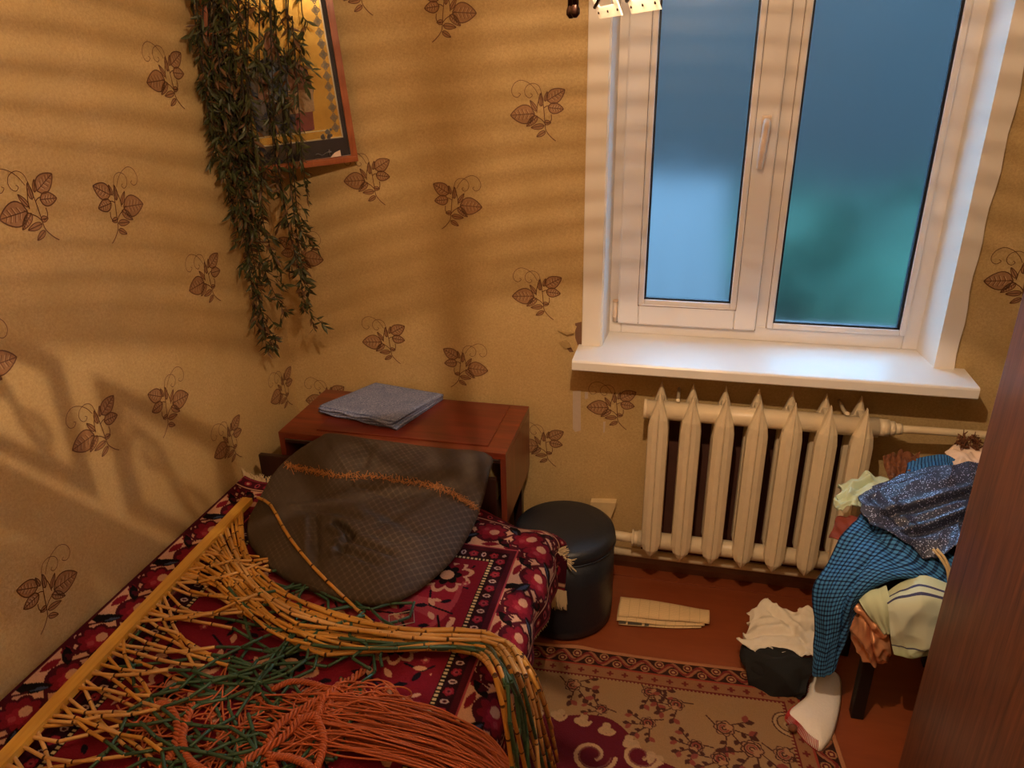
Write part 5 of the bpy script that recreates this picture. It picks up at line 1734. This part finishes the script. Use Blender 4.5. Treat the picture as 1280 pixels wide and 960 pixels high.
hole.lathe([(0.004, 0.020), (0.012, 0.026), (0.012, 0.034), (0.006, 0.040)], hc[0], hc[1], 12)
o = link('wool_tuft', hole, 'brown_lace', None, (hc[0], hc[1], 0.02)); tag(o, 'small dark brown wool tuft at the edge of the felt liner', 'tuft')

# ---- bamboo bead curtain thrown on the bed
cur = thing('bead_curtain', 'bamboo bead curtain with a pine bar, tossed across the bed', 'curtain', (0.13, -1.05, 0.46))
b0, b1 = at(310, 625, z=0.488), at(0, 955, z=0.488)
dirb = (b1-b0)/np.linalg.norm(b1-b0)
b1 = b1+dirb*0.22
BLEN = np.linalg.norm(b1-b0)
m2 = MB()
side = np.cross(dirb, [0, 0, 1.0])
hw, hh = 0.0160, 0.009
vv = [p+side*a+np.array([0, 0, c]) for p in (b0, b1) for c in (-hh, hh) for a in (-hw, hw)]
m2.add(vv, [(0, 1, 3, 2), (4, 6, 7, 5), (0, 4, 5, 1), (2, 3, 7, 6), (0, 2, 6, 4), (1, 5, 7, 3)])
link('top_bar', m2, 'bar', cur)
rs = random.Random(12)
beads = []          # (p, q, radius, material index)
def bedz(x, y):
    """rug height under a point"""
    i = np.argmin(np.abs(X[:, 200]-x)); j = np.argmin(np.abs(t_-(-0.418-y)))
    return Z[min(i, 499), j]
def chain(P3, bl, rad, mats, jitter=0.0, gap=0.0025):
    """straight beads end to end along a path"""
    P3 = np.asarray(P3)
    L = np.concatenate([[0], np.cumsum(np.linalg.norm(np.diff(P3, axis=0), axis=1))])
    n = max(1, int(L[-1]/bl))
    pts = [np.array([np.interp(s, L, P3[:, k]) for k in range(3)]) for s in np.linspace(0, L[-1], n+1)]
    for i in range(n):
        p, q = pts[i], pts[i+1]
        d = (q-p)/np.linalg.norm(q-p)
        m = mats(i/n) if callable(mats) else mats
        beads.append((p+d*gap*0.5, q-d*gap*0.5, rad*rs.uniform(0.92, 1.08), m))
def bedpt(px, py, h): return at(px, py, z=0.460+h)
outer = [(302, 640), (306, 690), (333, 727), (385, 753), (450, 776), (530, 786), (590, 788), (635, 800), (664, 835), (685, 890), (700, 965)]
inner_ = [(213, 722), (262, 728), (302, 764), (345, 800), (400, 816), (470, 814), (540, 812), (590, 815), (617, 840), (630, 892), (640, 965)]
NB = 21
for k in range(NB):
    f = (k+0.3*rs.uniform(-1, 1))/(NB-1)
    f = min(1, max(0, f))
    ph_ = rs.random()*6.28
    pts = []
    lay = rs.choice([0.006, 0.012, 0.02, 0.028])
    for j, (a, b) in enumerate(zip(outer, inner_)):
        jit = 0 if j == 0 else (rs.uniform(-7, 7) if j < 4 else rs.uniform(-4, 4))
        ff_ = min(1, max(0, f+(0 if j < 2 else rs.uniform(-0.13, 0.13))))
        px, py = a[0]+(b[0]-a[0])*ff_, a[1]+(b[1]-a[1])*ff_+jit*0.6
        if j == 0: p = at(px, py, z=0.486)
        elif j <= 7:
            base = 0.472 if j < 7 else 0.468
            p = at(px, py, z=base+lay*(1 if j > 2 else 0.6))
        else:
            p = at(px, py, x=[1.125, 1.15, 1.165][j-8]+0.6*lay)
        pts.append(p)
    pts = np.array(pts)
    for i in range(len(pts)):
        lo_x = 1.135
        if pts[i][0] < 1.06: pts[i][2] = max(pts[i][2], 0.464)
    C3 = catmull(pts, 60)
    g = rs.random()
    if f > 0.62 and g < 0.75:
        t0 = rs.uniform(0.28, 0.45); mats = (lambda t, t0=t0: 0 if t < t0 else 2)
        rad = 0.0040
    elif g < 0.12:
        mats = (lambda t: 0 if t < 0.75 else 2); rad = 0.0046
    else:
        mats = (lambda t, q=rs.choice([0, 0, 1]): q); rad = 0.0048
    chain(C3, rs.uniform(0.064, 0.080), rad, mats)
# the single strand lying over the pillow
sng = [np.array(at(322, 622, z=0.500))]
for (px, py) in ((340, 634), (362, 672), (398, 716), (440, 752)):
    q = on_pillow(px, py, 0.008)
    sng.append(q if q is not None else at(px, py, z=0.50))
sng += [at(470, 782, z=0.485), at(505, 792, z=0.49), at(540, 798, z=0.492), at(590, 796, z=0.492), at(640, 812, z=0.486), at(668, 850, x=1.16), at(690, 910, x=1.185)]
chain(catmull(np.array(sng), 80), 0.066, 0.0047, lambda t: 0)
# middle strands: yellow next to the bar, green tips in a tangle
def onbed(p, h):
    return np.array([p[0], p[1], 0.462+h])
for k in range(52):
    f = 0.20+0.78*(k+rs.random())/52
    p0 = b0+(b1-b0)*f*0.93+np.array([0.012, 0, -0.002])
    a = rs.gauss(-0.30, 0.26)-0.35*(0.55-f)
    pts = [p0]
    cur_a = a
    p = np.array(p0)
    h = rs.uniform(0.002, 0.022)
    n = rs.randint(11, 16)
    ny = rs.randint(3, 5)
    for i in range(n):
        cur_a += rs.gauss(0.05, 0.22 if i < ny else 0.42)
        if p[0] > 0.62: cur_a += rs.choice([-0.9, 0.9])
        step = 0.060 if i < ny else 0.058
        p = p+np.array([math.cos(cur_a)*step, math.sin(cur_a)*step*0.9, 0])
        p[0] = min(max(p[0], 0.165), 0.80); p[1] = min(max(p[1], -1.75), -0.72)
        pts.append(onbed(p, h+rs.uniform(0, 0.010)))
    for i in range(n):
        pp, qq = np.array(pts[i]), np.array(pts[i+1])
        if np.linalg.norm(qq-pp) < 0.02: continue
        d = (qq-pp)/np.linalg.norm(qq-pp)
        beads.append((pp+d*0.001, qq-d*0.001, 0.0043 if i < ny else 0.0039, (1 if rs.random() < 0.7 else 0) if i < ny else 2))
# a few near-left strands hanging straight off the bar
def bead_mesh(mi):
    me = bpy.data.meshes.new('bamboo_bead')
    bm_ = MB()
    n = 8
    v, fcs, mm = [], [], []
    for zc, r_c in ((0, 0.80), (0.018, 1.0), (0.5, 0.95), (0.982, 1.0), (1.0, 0.80)):
        for q in range(n):
            t = 2*math.pi*q/n
            v.append((zc, r_c*math.cos(t), r_c*math.sin(t)))
    for i in range(4):
        for q in range(n):
            q2 = (q+1) % n
            fcs.append((i*n+q, (i+1)*n+q, (i+1)*n+q2, i*n+q2)); mm.append(1 if i in (0, 3) else 0)
    fcs.append(tuple(range(n))); mm.append(1); fcs.append(tuple(4*n+q for q in range(n-1, -1, -1))); mm.append(1)
    me.from_pydata(v, [], fcs)
    me.materials.append(MATS[['bamboo', 'bamboo_pale', 'bamboo_green'][mi]]); me.materials.append(MATS['bamboo_end' if mi < 2 else 'bamboo_green'])
    me.polygons.foreach_set('material_index', mm); me.polygons.foreach_set('use_smooth', [i < 32 for i in range(len(fcs))])
    me.update()
    return me, v, fcs, mm
BM = [bead_mesh(i) for i in range(3)]
def inview(p):
    d = p-CAM; zc = d@FW
    if zc <= 0.1: return False
    return -20 < 640+F*(d@RT)/zc < 1300 and -20 < 480-F*(d@UP)/zc < 975
def score(b):
    c = (b[0]+b[1])/2
    return np.linalg.norm(b[1]-b[0])*b[2]**0.5/np.linalg.norm(c-CAM)*(1 if inview(c) else 0)+c[2]*0.002
beads.sort(key=score, reverse=True)
rest = MB(); cv0 = ORG[cur.name]
for i, (p, q, rad, mi) in enumerate(beads):
    d = q-p; L = np.linalg.norm(d); d = d/L
    zx = np.array([0, 0, 1.0]) if abs(d[2]) < 0.9 else np.array([1.0, 0, 0])
    y = np.cross(zx, d); y /= np.linalg.norm(y); z = np.cross(d, y)
    Am = np.stack([d*L, y*rad, z*rad], 1)
    me, v, fcs, mm = BM[mi]
    if i < 295:
        o = bpy.data.objects.new('bamboo_bead', me); col.objects.link(o); o.parent = cur
        Mx = Matrix.Identity(4)
        for r in range(3):
            for c in range(3): Mx[r][c] = Am[r, c]
            Mx[r][3] = (p-cv0)[r]
        o.matrix_local = Mx
    elif inview((p+q)/2):
        o0 = len(rest.v)
        rest.v += [tuple(p+Am@np.array(w)) for w in v]
        rest.f += [tuple(a+o0 for a in fc_) for fc_ in fcs]
        rest.m += [mi if m == 0 or mi == 2 else 3 for m in mm]
        rest.smooth += [k < 32 for k in range(len(fcs))]
o = link('bead_strands', rest, ['bamboo', 'bamboo_pale', 'bamboo_green', 'bamboo_end'], cur); o['kind'] = 'stuff'

# ---- orange macrame cords on the bed
mac = thing('macrame_hanging', 'tangle of orange macrame cords and braids heaped on the bed', 'macrame', (0.7, -1.3, 0.46))
rs = random.Random(33)
def cpt(px, py, h): return at(px, py, z=0.458+h)
for k in range(95):
    f = (k+rs.random())/95
    h = rs.uniform(0.003, 0.034)
    st_ = (rs.uniform(300, 400), rs.uniform(862, 960))
    mid0 = (rs.uniform(395, 450), 866+f*70+rs.uniform(-6, 6))
    m1_ = (520+rs.uniform(-18, 18), 884+f*72+rs.uniform(-5, 5))
    m2_ = (595+rs.uniform(-14, 14), 915+f*72+rs.uniform(-4, 4))
    en = (642+rs.uniform(-12, 12), 955+f*70+rs.uniform(-4, 4))
    pts = [cpt(*st_, h*0.8), cpt(*mid0, h+0.006), cpt(*m1_, h), cpt(*m2_, h*0.7), cpt(*en, 0.004)]
    m2 = MB(); m2.tube(catmull(np.array(pts), 30), 0.0021, 6)
    link('cord', m2, 'cord', mac)
for k in range(26):
    cx, cy = rs.uniform(400, 505), rs.uniform(862, 900); rx, ry = rs.uniform(14, 36), rs.uniform(8, 20); a0 = rs.uniform(1.5, 4)
    pts = [cpt(cx+rx*math.cos(a0+t), cy+ry*math.sin(a0+t), 0.012+0.010*rs.random()+0.012*abs(math.sin(t))) for t in np.linspace(0, 3.6, 7)]
    pts += [cpt(cx+rx*2+rs.uniform(0, 40), cy+20+rs.uniform(0, 20), 0.012)]
    m2 = MB(); m2.tube(catmull(np.array(pts), 26), 0.0021, 6)
    link('cord', m2, 'cord', mac)
for k in range(110):
    cx, cy = rs.uniform(165, 345), rs.uniform(858, 985)
    a0 = rs.gauss(-0.6, 0.5); L = rs.uniform(40, 90); h = rs.uniform(0.002, 0.022)
    bend = rs.uniform(-22, 22)
    pts = []
    for s in np.linspace(-0.5, 0.5, 5):
        pts.append(cpt(cx+L*s*math.cos(a0)-bend*(1-4*s*s)*math.sin(a0), cy+L*s*math.sin(a0)+bend*(1-4*s*s)*math.cos(a0), h))
    m2 = MB(); m2.tube(catmull(np.array(pts), 18), 0.0021, 6)
    link('cord', m2, 'cord', mac)
def braid(px, r=0.006, turns=26):
    turns = turns*0.42
    C3 = catmull(np.array([cpt(a, b, h) for a, b, h in px]), 110)
    for s in range(3):
        m2 = MB(); pts = []
        for i, p in enumerate(C3):
            d = C3[min(i+1, 109)]-C3[max(i-1, 0)]; d /= np.linalg.norm(d)
            a = np.cross(d, [0, 0, 1.0]); a /= np.linalg.norm(a); b = np.cross(a, d)
            t = 2*math.pi*(turns*i/109+s/3)
            pts.append(p+a*r*math.cos(t)+b*r*0.8*math.sin(t))
        m2.tube(pts, r*0.58, 6)
        link('braid_strand', m2, 'cord', mac)
braid([(455, 838, 0.012), (420, 862, 0.024), (385, 882, 0.030), (350, 905, 0.030), (335, 935, 0.026), (345, 965, 0.02)])
braid([(430, 850, 0.018), (402, 876, 0.034), (398, 892, 0.036), (375, 900, 0.036), (350, 925, 0.034), (310, 950, 0.026), (290, 975, 0.02)])
braid([(340, 862, 0.02), (365, 852, 0.024), (395, 856, 0.024), (415, 868, 0.026), (402, 890, 0.030), (372, 898, 0.032)], 0.005, 30)
braid([(340, 945, 0.030), (365, 948, 0.032), (388, 960, 0.030), (396, 985, 0.024)], 0.0055, 18)
braid([(180, 890, 0.016), (205, 880, 0.020), (222, 905, 0.022), (215, 940, 0.022), (195, 970, 0.02)], 0.006, 22)
braid([(240, 880, 0.02), (228, 920, 0.024), (236, 950, 0.024), (262, 968, 0.022)], 0.006, 20)
braid([(395, 895, 0.036), (405, 925, 0.036), (398, 955, 0.03), (385, 980, 0.024)], 0.0055, 20)
# clear plastic sleeve on the rug
q = [at(a, b, z=0.4635) for a, b in ((486, 769), (517, 763), (518, 778), (487, 784))]
m2 = MB(); m2.tube(q+[q[0]], 0.0011, 6, cap=False)
slv = thing('plastic_sleeve', 'small clear plastic sleeve lying on the red rug below the pillow', 'sleeve', tuple(sum(q)/4))
link('rim', m2, 'silver_line', slv)
m2 = MB(); m2.add([p+np.array([0, 0, -0.0005]) for p in q]+[p+np.array([0, 0, 0.0005]) for p in q], [(3, 2, 1, 0), (4, 5, 6, 7)])
link('film', m2, 'pane', slv)
